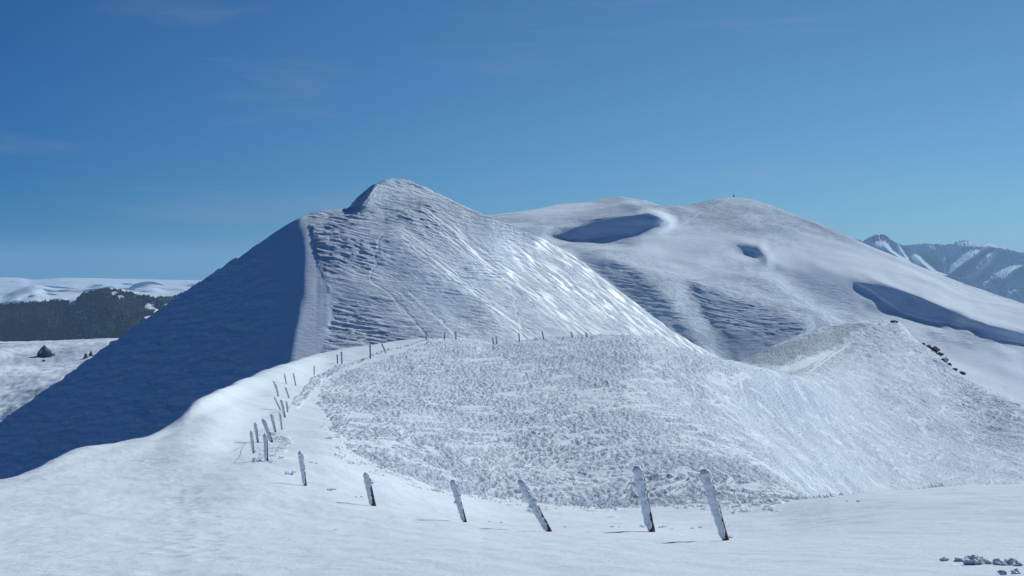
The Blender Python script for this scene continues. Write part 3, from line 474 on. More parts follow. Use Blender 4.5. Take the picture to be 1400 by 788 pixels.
# ================================================================== FAR ROUNDED MOUNTAINS
# control rows from the foot to just behind the crest: (row, distance) at each column
kC = [500, 600, 640, 680, 700, 720, 740, 760, 770, 780, 790, 800, 810, 820, 828, 830, 840, 845, 850, 860, 862, 870, 880, 890, 900, 905, 910, 915, 920, 940, 960, 970, 980, 1000, 1010, 1020, 1030, 1040, 1050, 1060, 1080, 1100, 1120, 1160, 1178, 1195, 1212, 1230, 1246, 1265, 1282, 1300, 1325, 1350, 1375, 1400, 1500, 1800]
rowsC = [
    [(560, 595.26), (546.82, 602.78), (543.06, 604.95), (540.49, 606.43), (540, 606.71), (540, 606.03), (540, 604.4), (540, 602.41), (540, 601.2), (540, 599.82), (540, 598.23), (540, 596.55), (540, 594.94), (540, 593.35), (540, 592.07), (540, 591.76), (540, 590.26), (540, 589.49), (540.06, 588.69), (540.34, 587.05), (540.42, 586.7), (540.89, 585.19), (541.68, 583.21), (542.66, 581.13), (543.82, 578.96), (544.48, 577.85), (545.18, 576.74), (545.91, 575.62), (546.66, 574.51), (549.89, 570.14), (553.34, 566.09), (555.06, 564.3), (556.74, 562.71), (560, 560), (561.55, 558.94), (563.09, 558), (564.66, 557.11), (566.27, 556.29), (567.92, 555.53), (569.62, 554.82), (573.11, 553.48), (576.85, 552.12), (580.82, 550.76), (590, 547.91), (595.37, 546.38), (601.02, 544.84), (607.01, 543.27), (613.65, 541.61), (619.73, 540.17), (627.01, 538.5), (633.48, 537.06), (640, 535.65), (647.89, 533.97), (655.31, 532.42), (662.67, 530.93), (670, 529.44), (700, 523.19), (800, 523.19)],
    [(497, 642), (487.65, 596.62), (484.98, 613.12), (483.17, 624.49), (482.83, 627.33), (482.76, 628.64), (482.6, 628.38), (482.42, 627.34), (482.32, 626.54), (482.21, 625.56), (482.09, 624.58), (481.98, 623.81), (481.9, 622.99), (481.87, 622.24), (481.86, 621.82), (481.86, 621.73), (481.89, 621.35), (481.93, 621.21), (482.05, 621.19), (482.44, 621.37), (482.54, 621.56), (483.12, 621.94), (484.06, 622.43), (485.18, 623.86), (486.46, 626.05), (487.18, 627.36), (487.93, 629), (488.71, 631.12), (489.53, 633.26), (492.99, 635.38), (496.59, 618.6), (498.34, 617.21), (500, 628.09), (503.12, 633.09), (504.51, 631.02), (505.83, 628.84), (507.12, 625.24), (508.38, 621.68), (509.62, 619.21), (510.85, 616.33), (513.32, 613.67), (516.01, 617.16), (518.91, 619.18), (525.97, 614.11), (530.73, 605.23), (536.05, 595.52), (541.88, 588.24), (548.54, 583.27), (554.7, 579.28), (562.2, 574.24), (569.01, 572.06), (575.97, 570.09), (584.54, 566.97), (592.7, 563.48), (600.89, 560.08), (609, 559.17), (640.96, 567.05), (732.5, 564.34)],
    [(440, 694.02), (433.37, 604.48), (431.5, 624.97), (430.24, 643.94), (430, 650.94), (430.06, 656.18), (430.21, 660.04), (430.4, 662.42), (430.52, 662.67), (430.66, 662.44), (430.83, 661.83), (431.01, 660.91), (431.2, 659.9), (431.41, 658.63), (431.6, 657.76), (431.64, 657.62), (431.86, 656.59), (432, 656.23), (432.19, 655.81), (432.68, 654.8), (432.8, 654.61), (433.44, 653.88), (434.39, 654.61), (435.5, 655.84), (436.73, 656.37), (437.4, 656.48), (438.1, 656.63), (438.83, 657.01), (439.59, 657.73), (442.8, 659.69), (446.11, 671.32), (447.7, 673.15), (449.2, 669.73), (452, 664.31), (453.24, 663.45), (454.4, 663.05), (455.52, 662.52), (456.6, 661.58), (457.66, 660.06), (458.7, 658.5), (460.79, 656.7), (463.1, 657.64), (465.63, 665.38), (472, 686.42), (476.55, 685.25), (481.77, 677.56), (487.54, 668.42), (494.2, 656.61), (500.39, 646.8), (507.98, 638.13), (514.9, 628.54), (522, 621.9), (530.74, 618.44), (539.1, 615.24), (547.56, 616.3), (556, 618.75), (590, 662.81), (680, 599.97)],
    [(419.96, 718.2), (413.63, 634.98), (411.84, 643.6), (410.64, 656.91), (410.41, 663.86), (410.76, 669.78), (411.59, 674.65), (412.55, 678.39), (413.12, 679.55), (413.74, 680.24), (414.43, 680.06), (415.14, 679.37), (415.79, 678.48), (416.4, 677.27), (416.85, 675.6), (416.95, 675.28), (417.42, 673.84), (417.65, 672.84), (417.9, 672.43), (418.45, 673.03), (418.58, 673.16), (419.2, 672.61), (420.09, 669.41), (421.08, 666.12), (422.15, 664.2), (422.73, 664.22), (423.33, 664.24), (423.96, 663.97), (424.6, 664.3), (427.33, 674.4), (430.17, 685.63), (431.55, 683.73), (432.88, 681.93), (435.43, 677.8), (436.61, 675.87), (437.76, 674.15), (438.9, 673.3), (440.02, 672.58), (441.17, 671.59), (442.32, 670.35), (444.69, 667.6), (447.3, 666.48), (450.14, 677.33), (457.14, 705.29), (461.88, 709.99), (467.19, 703.55), (473, 699.38), (479.64, 695.64), (485.81, 688.15), (493.32, 674.49), (500.12, 662.39), (507.05, 652.16), (515.46, 649.18), (523.48, 649.47), (531.6, 651.09), (539.84, 653.45), (574.94, 631.45), (669.08, 624.63)],
    [(402.69, 744.05), (396.38, 658.89), (394.6, 666.67), (393.4, 676.38), (393.18, 681.17), (393.85, 685.19), (395.42, 688.53), (397.24, 691.98), (398.28, 693.51), (399.42, 694.95), (400.67, 696.47), (401.94, 697), (403.06, 696.02), (404.07, 695.24), (404.78, 694.14), (404.94, 693.98), (405.66, 692.73), (405.98, 693.27), (406.29, 693.14), (406.9, 690.26), (407.03, 689.46), (407.62, 685.41), (408.44, 680.85), (409.31, 676.83), (410.21, 673.38), (410.69, 672.03), (411.19, 671.41), (411.69, 672.12), (412.22, 673.81), (414.42, 689.52), (416.75, 693.23), (417.91, 692.67), (419.05, 691.69), (421.33, 689.4), (422.47, 687.52), (423.62, 685.61), (424.79, 683.88), (425.99, 682.41), (427.26, 681.58), (428.56, 680.73), (431.31, 677.62), (434.31, 676.77), (437.53, 688.25), (445.31, 719.7), (450.27, 728.31), (455.69, 724.34), (461.54, 719.59), (468.17, 717.93), (474.3, 715.85), (481.73, 699.82), (488.4, 692.36), (495.13, 684.96), (503.17, 679.76), (510.81, 676.44), (518.55, 675.22), (526.54, 676.12), (562.64, 647.19), (661.12, 650.89)],
    [(386.28, 770.88), (379.86, 700.24), (378.04, 704.43), (376.82, 709.34), (376.58, 711.41), (377.6, 710.45), (379.99, 708.12), (382.73, 706.91), (384.3, 706.99), (385.99, 707.15), (387.84, 708.27), (389.69, 710.45), (391.32, 712.34), (392.74, 712.66), (393.73, 713.35), (393.95, 713.45), (394.93, 712.7), (395.34, 711.3), (395.7, 708.63), (396.38, 703.17), (396.51, 702.1), (397.08, 697.41), (397.82, 692.26), (398.56, 687.9), (399.3, 683.89), (399.67, 683.14), (400.06, 683.79), (400.44, 686.28), (400.84, 689.14), (402.49, 703.55), (404.27, 700.08), (405.2, 700.55), (406.14, 701.14), (408.15, 699.35), (409.24, 698.57), (410.4, 697.47), (411.62, 696.69), (412.91, 695.44), (414.31, 694.96), (415.79, 695.02), (418.95, 697.7), (422.38, 698.34), (426.02, 708.27), (434.61, 762.03), (439.8, 752.34), (445.33, 743.41), (451.23, 735.42), (457.85, 732.2), (463.95, 731.88), (471.29, 725.45), (477.82, 711.54), (484.34, 705.53), (492, 699.71), (499.24, 694.48), (506.57, 690.92), (514.27, 692.92), (551.38, 666.01), (654.3, 660.42)],
    [(371.48, 800.61), (364.92, 747.84), (363.07, 751.6), (361.83, 755.81), (361.59, 756.9), (362.85, 752.6), (365.8, 742.53), (369.18, 732.07), (371.11, 727.29), (373.2, 724.15), (375.49, 721.27), (377.78, 720.52), (379.78, 723.53), (381.52, 726.91), (382.72, 728.61), (382.98, 728.94), (384.16, 726.38), (384.64, 723.75), (385.03, 721.6), (385.74, 716.11), (385.87, 715.05), (386.39, 711.18), (387.04, 704.74), (387.64, 701.17), (388.2, 701.79), (388.47, 703.36), (388.74, 705.58), (389.01, 708.86), (389.29, 711.78), (390.41, 717.78), (391.68, 709), (392.38, 709.58), (393.12, 711.51), (394.83, 719.38), (395.87, 723.1), (397.03, 726.69), (398.29, 728.61), (399.69, 730.8), (401.24, 732.85), (402.92, 735.4), (406.57, 727.47), (410.48, 753.24), (414.6, 778.17), (424.11, 777.12), (429.54, 775.75), (435.2, 769.21), (441.16, 757.53), (447.77, 748.9), (453.85, 746.86), (461.12, 743.32), (467.53, 730.85), (473.86, 719.9), (481.2, 715.2), (488.1, 710.68), (495.09, 706.77), (502.52, 710.46), (540.34, 678.44), (647.36, 695.31)],
    [(358.22, 840.67), (351.6, 799.25), (349.75, 803.09), (348.54, 806.71), (348.34, 805.65), (349.62, 799.9), (352.55, 789), (355.93, 775.91), (357.87, 768.49), (359.97, 758.82), (362.3, 751.17), (364.62, 746.32), (366.66, 740.96), (368.46, 737.36), (369.69, 736.24), (369.96, 736.39), (371.16, 737.43), (371.63, 737.68), (372, 737.12), (372.62, 733.24), (372.74, 732.12), (373.16, 727.48), (373.64, 725.5), (374.06, 726.04), (374.41, 728.9), (374.58, 731.26), (374.74, 733.61), (374.91, 736.56), (375.09, 739.93), (375.8, 750.72), (376.69, 760.99), (377.2, 762.18), (377.77, 761.48), (379.13, 759.62), (380.07, 757.5), (381.18, 757.35), (382.48, 756.16), (383.99, 754.91), (385.72, 754.91), (387.63, 759.92), (391.89, 796.32), (396.43, 798.41), (401.16, 797.92), (411.81, 791.54), (417.53, 787.41), (423.35, 787.44), (429.39, 784.31), (436.02, 776.44), (442.11, 769.15), (449.35, 764.24), (455.7, 749.87), (461.94, 735.46), (469.11, 726.43), (475.83, 724.78), (482.64, 719.35), (489.92, 726.66), (527.67, 701.14), (637.78, 711.49)],
    [(346.89, 890.82), (340.24, 824.65), (338.41, 838.67), (337.25, 852.7), (337.1, 856.56), (338.27, 850.33), (340.9, 835.02), (343.92, 821.84), (345.66, 812.93), (347.53, 807.64), (349.62, 795.74), (351.71, 776.77), (353.55, 761.18), (355.18, 751.52), (356.3, 746.89), (356.54, 746.38), (357.61, 744.47), (358.01, 745.07), (358.31, 746.71), (358.78, 750.55), (358.86, 751.6), (359.14, 757.46), (359.44, 763.76), (359.66, 769.29), (359.8, 773.51), (359.87, 775.41), (359.95, 776.71), (360.04, 777.48), (360.14, 778.93), (360.57, 782.67), (361.17, 789.86), (361.54, 795.27), (361.95, 799.7), (362.96, 804.17), (363.76, 804.69), (364.81, 801.24), (366.14, 803.09), (367.75, 799.52), (369.67, 810.12), (371.85, 824.62), (376.78, 824.01), (382.03, 818.93), (387.42, 813.01), (399.32, 804.92), (405.35, 800.15), (411.33, 796.42), (417.47, 798.66), (424.15, 795.93), (430.28, 788.97), (437.53, 783.27), (443.86, 778.89), (450.06, 760.87), (457.2, 740.41), (463.88, 737.52), (470.64, 738.73), (477.84, 739.08), (514.99, 719.12), (627.16, 688.25)],
    [(338.18, 950.68), (331.49, 839.84), (329.73, 854.36), (328.7, 872.77), (328.66, 882.13), (329.75, 891.03), (331.99, 902.61), (334.5, 899.8), (335.91, 888.22), (337.42, 866.93), (339.08, 842.91), (340.74, 821.53), (342.2, 804.3), (343.51, 788.68), (344.4, 780.5), (344.6, 779.88), (345.42, 776.16), (345.7, 774.2), (345.86, 773.52), (346.08, 773.58), (346.11, 773.99), (346.19, 776.71), (346.24, 781.62), (346.22, 787.37), (346.11, 792.83), (346.06, 796.07), (346.05, 799.08), (346.1, 801.66), (346.17, 803.99), (346.47, 812.29), (346.99, 817.53), (347.29, 820.06), (347.6, 825.9), (348.28, 840.4), (348.94, 849.81), (349.89, 853.71), (351.22, 848.58), (352.93, 837.17), (355.02, 825.08), (357.46, 836.87), (363.12, 840.12), (369.09, 834.88), (375.18, 828), (388.36, 816.42), (394.69, 813.02), (400.83, 808.65), (407.07, 804.26), (413.8, 801.34), (419.98, 794.62), (427.28, 788.08), (433.63, 785.53), (439.85, 778.32), (447.04, 752.82), (453.76, 743.04), (460.54, 745.27), (467.71, 749.93), (503.7, 765.8), (616.52, 753.6)],
    [(330.34, 1015.6), (323.67, 869.84), (321.89, 876.9), (320.84, 887.86), (320.77, 894.83), (321.6, 902.78), (323.23, 915.24), (325.03, 938.57), (326.02, 940.4), (327.06, 937.22), (328.19, 927.68), (329.3, 916.13), (330.26, 906.04), (331.1, 897.39), (331.65, 888.03), (331.76, 885.73), (332.24, 873.32), (332.37, 865.64), (332.4, 857.66), (332.43, 838.59), (332.43, 834.65), (332.39, 822.99), (332.31, 817.02), (332.2, 818.06), (332.02, 821.95), (331.95, 823.91), (331.91, 825.13), (331.93, 827.31), (331.96, 829.58), (332.13, 839.37), (332.46, 848.55), (332.64, 851.64), (332.81, 853.68), (333.12, 859.22), (333.63, 860.2), (334.51, 862.32), (335.86, 863.73), (337.71, 859.58), (339.99, 867.96), (342.7, 864.58), (349.04, 864.01), (355.7, 857.43), (362.45, 845.42), (376.83, 829.86), (383.44, 821.08), (389.76, 814.28), (396.1, 809.16), (402.91, 805.7), (409.15, 801.31), (416.51, 792.66), (422.91, 789.73), (429.2, 784.83), (436.54, 759.12), (443.42, 746.75), (450.33, 747.66), (457.56, 752.16), (492.64, 775.16), (606.29, 801.53)],
    [(325.22, 1049.8), (318.61, 894.74), (316.71, 899.74), (315.4, 907.37), (315.12, 912.12), (315.5, 916.07), (316.47, 922.86), (317.59, 941.46), (318.24, 944.96), (318.94, 943.93), (319.71, 938.97), (320.44, 930.71), (321.02, 921.92), (321.44, 914.11), (321.68, 908.51), (321.73, 907.13), (321.94, 900.24), (321.99, 896.77), (322, 893.03), (322.07, 884.39), (322.08, 882.28), (322.14, 873.02), (322.21, 863.85), (322.29, 861.95), (322.37, 862.83), (322.4, 865.62), (322.42, 869.39), (322.42, 872.51), (322.42, 873.17), (322.39, 874.17), (322.33, 878.1), (322.3, 883.5), (322.28, 888.69), (322.28, 898.7), (322.7, 902.36), (323.61, 906.36), (325.04, 909.53), (327.03, 906.19), (329.46, 902.63), (332.32, 897.33), (339.01, 886.88), (346.01, 882.09), (353.09, 869.75), (368.06, 846.8), (374.83, 836.61), (381.24, 822.99), (387.66, 814.69), (394.53, 809.99), (400.81, 805.71), (408.23, 797.14), (414.67, 793.47), (421.04, 790.9), (428.6, 771.85), (435.69, 757.78), (442.77, 756.21), (450.14, 757.73), (485.35, 770.99), (600.56, 774.68)],
    [(320.07, 1094.5), (313.55, 931.42), (311.47, 932.71), (309.77, 937.26), (309.16, 939.83), (308.92, 941.12), (309.01, 942.33), (309.27, 950.57), (309.54, 953.19), (309.84, 952.71), (310.19, 947.87), (310.52, 940.16), (310.66, 931.7), (310.55, 924.04), (310.41, 918.46), (310.38, 917.13), (310.26, 910.5), (310.22, 907.42), (310.27, 904.02), (310.5, 896.76), (310.55, 895.19), (310.83, 888.3), (311.22, 879.67), (311.65, 875.34), (312.18, 877.2), (312.39, 881.24), (312.5, 887.69), (312.48, 896.3), (312.45, 903.26), (312.17, 914.48), (311.56, 918.05), (311.25, 920.99), (310.97, 923.77), (310.6, 929.47), (311.02, 932.81), (311.92, 935.65), (313.47, 938.25), (315.65, 938.82), (318.23, 936.1), (321.25, 931.84), (328.23, 919.5), (335.52, 907.81), (342.87, 897.87), (358.29, 873.41), (365.2, 864.36), (371.71, 857.06), (378.22, 851.16), (385.16, 836.54), (391.49, 826.96), (398.96, 816.26), (405.47, 819.01), (411.96, 833.19), (419.81, 836.7), (427.22, 808.35), (434.54, 795.55), (442.12, 788.37), (477.84, 789.07), (595.07, 813.19)],
    [(314.29, 1137.1), (307.89, 978.1), (305.56, 983.96), (303.32, 991.01), (302.23, 994.22), (301.13, 997.13), (300.06, 999.67), (299.2, 1000.4), (298.97, 1000.4), (298.79, 997.46), (298.64, 990.44), (298.45, 973.05), (298.05, 955.67), (297.24, 944.15), (296.58, 936.45), (296.45, 934.82), (295.91, 926.52), (295.78, 922.88), (295.89, 918.83), (296.43, 910.88), (296.55, 909.31), (297.17, 901.9), (298.07, 891.86), (299.05, 883.18), (300.26, 880.35), (300.75, 885.58), (301, 897.74), (300.96, 915.01), (300.88, 927.21), (300.27, 945.91), (298.91, 958.96), (298.2, 965.4), (297.59, 970.93), (296.76, 978.97), (297.18, 979.13), (298.11, 979.68), (299.82, 978.75), (302.25, 976.5), (305.02, 972.75), (308.2, 968.73), (315.48, 958.06), (323.03, 946.45), (330.63, 932.99), (346.46, 906.28), (353.51, 897.39), (360.13, 890.92), (366.74, 884.32), (373.77, 877.81), (380.16, 870.79), (387.7, 859.16), (394.3, 854.1), (400.95, 868.39), (409.22, 876.55), (417.07, 865.31), (424.74, 841.26), (432.62, 819.35), (469.26, 795.44), (589.12, 843)],
    [(308.18, 1191.9), (301.93, 1045.6), (299.27, 1053.9), (296.3, 1067.2), (294.57, 1077.6), (292.33, 1096.4), (289.75, 1120.9), (287.43, 1140.8), (286.58, 1147.7), (285.81, 1153), (285.05, 1157.9), (284.24, 1167.2), (283.17, 1170.9), (281.43, 1175.6), (280.09, 1177.4), (279.82, 1175.2), (278.74, 1157.1), (278.53, 1143.5), (278.74, 1115.4), (279.81, 1046.3), (280.04, 1033.6), (281.22, 987.47), (282.9, 958.05), (284.71, 942.47), (286.92, 937.31), (287.8, 943.1), (288.26, 949.94), (288.2, 955.17), (288.07, 957.74), (287.04, 972.93), (284.66, 992.35), (283.43, 1002), (282.37, 1011.2), (280.99, 1027.1), (281.44, 1032.1), (282.43, 1031.9), (284.37, 1030.3), (287.11, 1025.2), (290.1, 1020.8), (293.47, 1016.3), (300.98, 1002.5), (308.72, 989.79), (316.5, 977.82), (332.59, 948.91), (339.75, 938.14), (346.48, 933.39), (353.21, 926.95), (360.35, 920.95), (366.81, 921.69), (374.45, 921.72), (381.18, 920.32), (388.05, 925.99), (396.89, 947.4), (405.35, 931.5), (413.5, 906.15), (421.82, 874), (459.91, 782.55), (583.07, 870.81)],
    [(305, 1235.1), (298.84, 1074.2), (296, 1100.1), (292.61, 1130.1), (290.5, 1145.9), (287.61, 1162.8), (284.16, 1184), (281, 1205.2), (279.8, 1214.6), (278.69, 1221.1), (277.61, 1231.6), (276.45, 1240), (275, 1254.4), (272.72, 1270.4), (271, 1284), (270.65, 1286.6), (269.26, 1300.9), (269, 1310.4), (269.29, 1321.5), (270.69, 1356), (271, 1369), (272.52, 1389.3), (274.68, 1214.1), (277, 1099.9), (279.8, 1006.3), (280.91, 984.37), (281.5, 974.71), (281.43, 976.92), (281.28, 985.58), (280, 999.95), (277.03, 1019.1), (275.5, 1029.1), (274.19, 1037.9), (272.5, 1052.7), (272.96, 1059.6), (274, 1063.5), (276.08, 1061.8), (279, 1058.7), (282.11, 1050.8), (285.57, 1046.1), (293.18, 1033.3), (301, 1018.2), (308.85, 1007.3), (325, 979.87), (332.21, 967.75), (339, 960.29), (345.79, 959.66), (353, 952.34), (359.5, 954.41), (367.19, 960.23), (374, 965.68), (381, 967.53), (390.17, 1010.6), (399, 1046.3), (407.43, 960.29), (416, 926.63), (455, 763.13), (580, 906.25)],
    [(319, 1324.8), (312.84, 1324.8), (310, 1324.8), (306.61, 1324.8), (304.5, 1324.8), (301.61, 1323.5), (298.16, 1320.6), (295, 1317.2), (293.8, 1315.4), (292.69, 1313.5), (291.61, 1311.2), (290.45, 1308.7), (289, 1305.7), (286.72, 1301.4), (285, 1298.1), (284.65, 1297.6), (283.26, 1295.6), (283, 1294.2), (283.29, 1291.8), (284.69, 1284.4), (285, 1282.7), (286.52, 1274.4), (288.68, 1262.2), (291, 1247.6), (293.8, 1228.3), (294.91, 1217.8), (295.5, 1207.7), (295.43, 1198.9), (295.28, 1190.7), (294, 1158.8), (291.03, 1122.8), (289.5, 1108.4), (288.19, 1097.4), (286.5, 1082.6), (286.96, 1080.1), (288, 1078.2), (290.08, 1076.1), (293, 1073.9), (296.11, 1071.7), (299.57, 1069.5), (307.18, 1065.2), (315, 1060.8), (322.85, 1056.5), (339, 1047.6), (346.21, 1043.2), (353, 1038.8), (359.79, 1034.5), (367, 1029.8), (373.5, 1025.4), (381.19, 1020.3), (388, 1016), (395, 1011.7), (404.17, 1007), (413, 1002.7), (421.43, 997.74), (430, 993.51), (469, 984.31), (594, 970.4)],
]
rowsC.append([(p + 150, d * 1.4) for p, d in rowsC[-1]])
colsC = np.concatenate([np.arange(500, 640, 3.0), np.arange(640, 1430, 1.0), np.linspace(1430, 1800, 60)])
SC = Sheet(kC, [np.array(r) for r in rowsC], colsC, [20, 20, 26] + [27] * 12 + [10, 5], post_smooth=2)
px, py = SC.px, SC.py
flat = lambda pts, a: lerp_line(pts, a.reshape(-1)).reshape(a.shape)
h1 = inside([(756, 321), (775, 315), (800, 306), (830, 299), (860, 296), (885, 295), (898, 299), (905, 304), (898, 311), (880, 318), (860, 323), (820, 326), (780, 325)], px, py)
h2 = inside([(1006, 337), (1022, 340), (1036, 345), (1050, 352), (1042, 358), (1030, 354), (1018, 346)], px, py)
h3 = inside([(1168, 384), (1195, 387), (1225, 394), (1260, 406), (1300, 424), (1350, 443), (1400, 455), (1440, 465), (1440, 474), (1400, 468), (1350, 459), (1300, 441), (1268, 437), (1236, 427), (1212, 411), (1190, 396)], px, py)
SC.build()
x, y = SC.P[..., 0], SC.P[..., 1]
holl = soften(h1 | h2 | h3, 3)
band = fbm(x / 130, y / 260, 3, 90)
rC = np.clip(0.80 + 0.9 * band, 0.10, 1) * (1 - 0.9 * holl)
rC *= 1 - 0.85 * sstep(24, 6, np.abs(py - flat([(500, 320), (905, 306), (940, 300), (1000, 335), (1160, 372), (1260, 402), (1400, 448), (1800, 560)], px))) * sstep(930, 1060, px)
rC *= 1 - 0.8 * sstep(1060, 1150, px) * sstep(455, 480, py) * 1.0
rim = sstep(9, 2, near_line([(880, 291), (905, 294), (922, 300), (920, 310), (905, 316), (882, 321)], px, py))
rC *= 1 - 0.9 * rim
q2 = SC.P[..., 2] + 0.14 * x + 3.0 * fbm(x / 80, y / 160, 2, 91)
sas = 0.25 * fbm(x / 12.0, q2 / 1.3, 3, 93) + 0.24 * fbm(x / 4.5, q2 / 0.8, 2, 92)
dC = rC * 0.8 * sas * (1 - 0.4 * sstep(640, 900, y)) + 2.0 * fbm(x / 120, y / 120, 3, 94) * (1 - holl)
dC *= (SC.t < 15.02)
TR_C = [[(880, 322), (912, 318), (934, 306), (960, 292), (1000, 273)], [(690, 330), (770, 352), (870, 375)]]
tr = np.zeros_like(px)
for t_ in TR_C: tr = np.maximum(tr, 0.7 * sstep(1.8, 0.4, near_line(t_, px + fbm(x / 20, y / 20, 2, 95) * 5, py)))
rC *= 1 - 0.8 * tr
SC.P = SC.P + SC.normals() * dC[..., None]
SC.finish()
bareC = 0.5 * sstep(0.15, 0.5, fbm(x / 60, y / 150, 4, 97)) * sstep(345, 300, py) * (1 - holl) * (1 - rim)
grid_mesh('mountain', SC.P, M_far, {'rough': rC, 'bare': bareC, 'gloss': 0.08 * rim + 0.05 * tr})

# ================================================================== ALPINE PEAKS, FAR RIGHT
F4 = [(1100, 318), (1157, 322), (1170, 327), (1180, 330), (1185, 326), (1196, 321), (1209, 320), (1216, 326), (1225, 332), (1236, 336), (1250, 334), (1265, 333), (1278, 333), (1290, 335), (1303, 333), (1312, 329), (1320, 328), (1330, 332), (1342, 337), (1350, 332), (1362, 336), (1378, 340), (1392, 345), (1410, 347), (1440, 352), (1480, 345), (1540, 362), (1620, 350), (1800, 372)]
colsF = np.concatenate([np.arange(1100, 1420, 0.75), np.arange(1420, 1800, 4.0)])
tF = np.linspace(0, 1, 170)
cr = np.interp(colsF, [p[0] for p in F4], [p[1] for p in F4]) + 1.0 * fbm(colsF / 6.0, colsF * 0, 4, 3)
pyF = 455 + (cr[None, :] - 455) * tF[:, None]
pxF = np.broadcast_to(colsF[None, :], pyF.shape)
dF = 10200 + 760 * tF[:, None] + 0 * pxF
def strip(pts, w, A):
    """a spur whose right-hand side catches the sun"""
    global dF
    p = np.array(pts, float)
    g = np.interp(pyF, p[:, 1], p[:, 0])
    ok = sstep(p[0, 1] - 2, p[0, 1] + 14, pyF) * sstep(p[-1, 1] + 3, p[-1, 1] - 3, pyF)
    u = (pxF - g) / w
    dF = dF + A * ok * np.where(u < -3, 0, np.where(u < 0, -(u + 3) / 3, np.where(u < 1, -1 + 1.6 * u, np.where(u < 3, 0.6 * (3 - u) / 2, 0))))
for pts, w, A in [([(1205, 329), (1215, 343), (1228, 352), (1242, 360)], 8, 260), ([(1226, 334), (1234, 346), (1242, 360)], 6, 170),
                  ([(1246, 345), (1258, 358), (1272, 370), (1290, 378)], 12, 300), ([(1291, 346), (1293, 372)], 4, 90),
                  ([(1348, 336), (1330, 352), (1312, 364), (1296, 377)], 7, 240), ([(1358, 338), (1345, 360), (1322, 384)], 14, 150),
                  ([(1400, 362), (1385, 370), (1371, 383)], 8, 220), ([(1275, 334), (1277, 342)], 4, 70), ([(1344, 331), (1356, 339)], 20, 260)]:
    strip(pts, w, A * 2.4)
PF = unproject(pxF, pyF, dF)
nz = (1 - 2 * np.abs(fbm(pxF / 13 + fbm(pxF / 9, pyF / 14, 3, 121) * 0.8, pyF / 60, 4, 120))) + 0.06 * fbm(pxF / 4, pyF / 9, 3, 122)
PF = unproject(pxF, pyF, dF + 62 * nz)
back = np.stack([unproject(colsF, cr + 40, np.full_like(colsF, 11700.)), unproject(colsF, cr + 140, np.full_like(colsF, 12700.))])
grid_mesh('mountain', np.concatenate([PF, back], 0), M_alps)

# ================================================================== LEFT VALLEY: open slope, wooded hills, plateau
colsE = np.arange(-420, 420, 1.5)
kE = [-420, -100, 0, 60, 140, 250, 420]
E1 = Sheet(kE, [fill(r, kE) for r in (
    [(-420, 700, 520), (0, 700, 560), (140, 640, 590), (420, 640, 600)],
    [(-420, 600, 620), (0, 572, 640), (70, 536, 680), (140, 520, 720), (420, 520, 740)],
    [(-420, 530, 760), (0, 520, 780), (140, 492, 850), (420, 480, 860)],
    [(-420, 468, 1050), (0, 467.5, 1060), (60, 466.5, 1060), (120, 464, 1060), (150, 463, 1060), (420, 460, 1060)],
    [(-420, 490, 1200), (0, 490, 1200), (420, 490, 1200)],
    [(-420, 600, 1500), (0, 600, 1500), (420, 600, 1500)])], colsE, [30, 60, 70, 10, 5], post_smooth=4)
E1.build()
x, y = E1.P[..., 0], E1.P[..., 1]
E1.P[..., 2] += 2.2 * fbm(x / 60, y / 60, 4, 130) * (E1.t < 3.2) * sstep(3.0, 2.6, E1.t)
E1.P[..., 2] += 0.5 * fbm(x / 7, y / 9, 3, 131) * (E1.t < 3.2)
E1.finish()
rE = np.clip(0.45 + fbm(x / 60, y / 80, 3, 133), 0, 1)
grid_mesh('hill', E1.P, M_slope, {'rough': rE, 'bare': rE * 0.0})

def hill(name, crest, d, py0, d0, mat, seed, amp, relief, colstep=2.0, nrow=60, patch=None):
    c0, c1 = crest[0][0], crest[-1][0]
    cols = np.arange(c0, c1, colstep)
    c = lerp_line(crest, cols)
    t = np.linspace(0, 1, nrow)[:, None]
    pyy = py0 + (c[None, :] - py0) * t
    dd = d0 + (d - d0) * t + 0 * cols[None, :]
    P = unproject(np.broadcast_to(cols, pyy.shape), pyy, dd)
    nz = fbm(P[..., 0] / relief, P[..., 1] / relief, 5, seed)
    dd = dd * (1 + amp * nz * np.sin(np.pi * np.clip(t, 0, 1)) ** 0.5)
    P = unproject(np.broadcast_to(cols, pyy.shape), pyy, dd)
    back = np.stack([unproject(cols, c + 8, d * 1.08 + 0 * cols), unproject(cols, c + 60, d * 1.35 + 0 * cols)])
    P = np.concatenate([P, back], 0)
    at_ = None
    if patch:
        cc = np.broadcast_to(cols, P.shape[:2]); tt = np.concatenate([np.broadcast_to(t, pyy.shape), np.ones((2, len(cols)))])
        at_ = {'snow': patch(cc, tt, P)}
    grid_mesh(name, P, mat, at_)
    return P, cols, nrow
def snowpatch(c, t, p):
    j = fbm(p[..., 0] / 30, p[..., 2] / 14, 4, 201) * 9
    k = fbm(p[..., 0] / 24, p[..., 2] / 10, 3, 202) * 0.06
    m = np.zeros(c.shape)
    for cx, cy, wx, wy in ((160, 0.95, 8, 0.05), (182, 0.985, 14, 0.03), (205, 0.90, 6, 0.07), (213, 0.80, 8, 0.07), (222, 0.70, 6, 0.06), (101, 0.97, 5, 0.05), (45, 0.98, 4, 0.03), (139, 0.95, 3, 0.03)):
        m = np.maximum(m, sstep(1.1, 0.8, np.hypot((c + j - cx) / wx, (t + k - cy) / wy)))
    # thin woods with snow showing between the trunks
    s_ = sstep(26, 6, np.abs(c + j * 2 - (100 + (0.95 - t) * 48))) * sstep(0.97, 0.85, t) * sstep(0.1, 0.25, t)
    return np.maximum(m, 0.8 * s_ * sstep(-0.25, 0.35, fbm(p[..., 0] / 16, p[..., 2] / 8, 3, 203)))
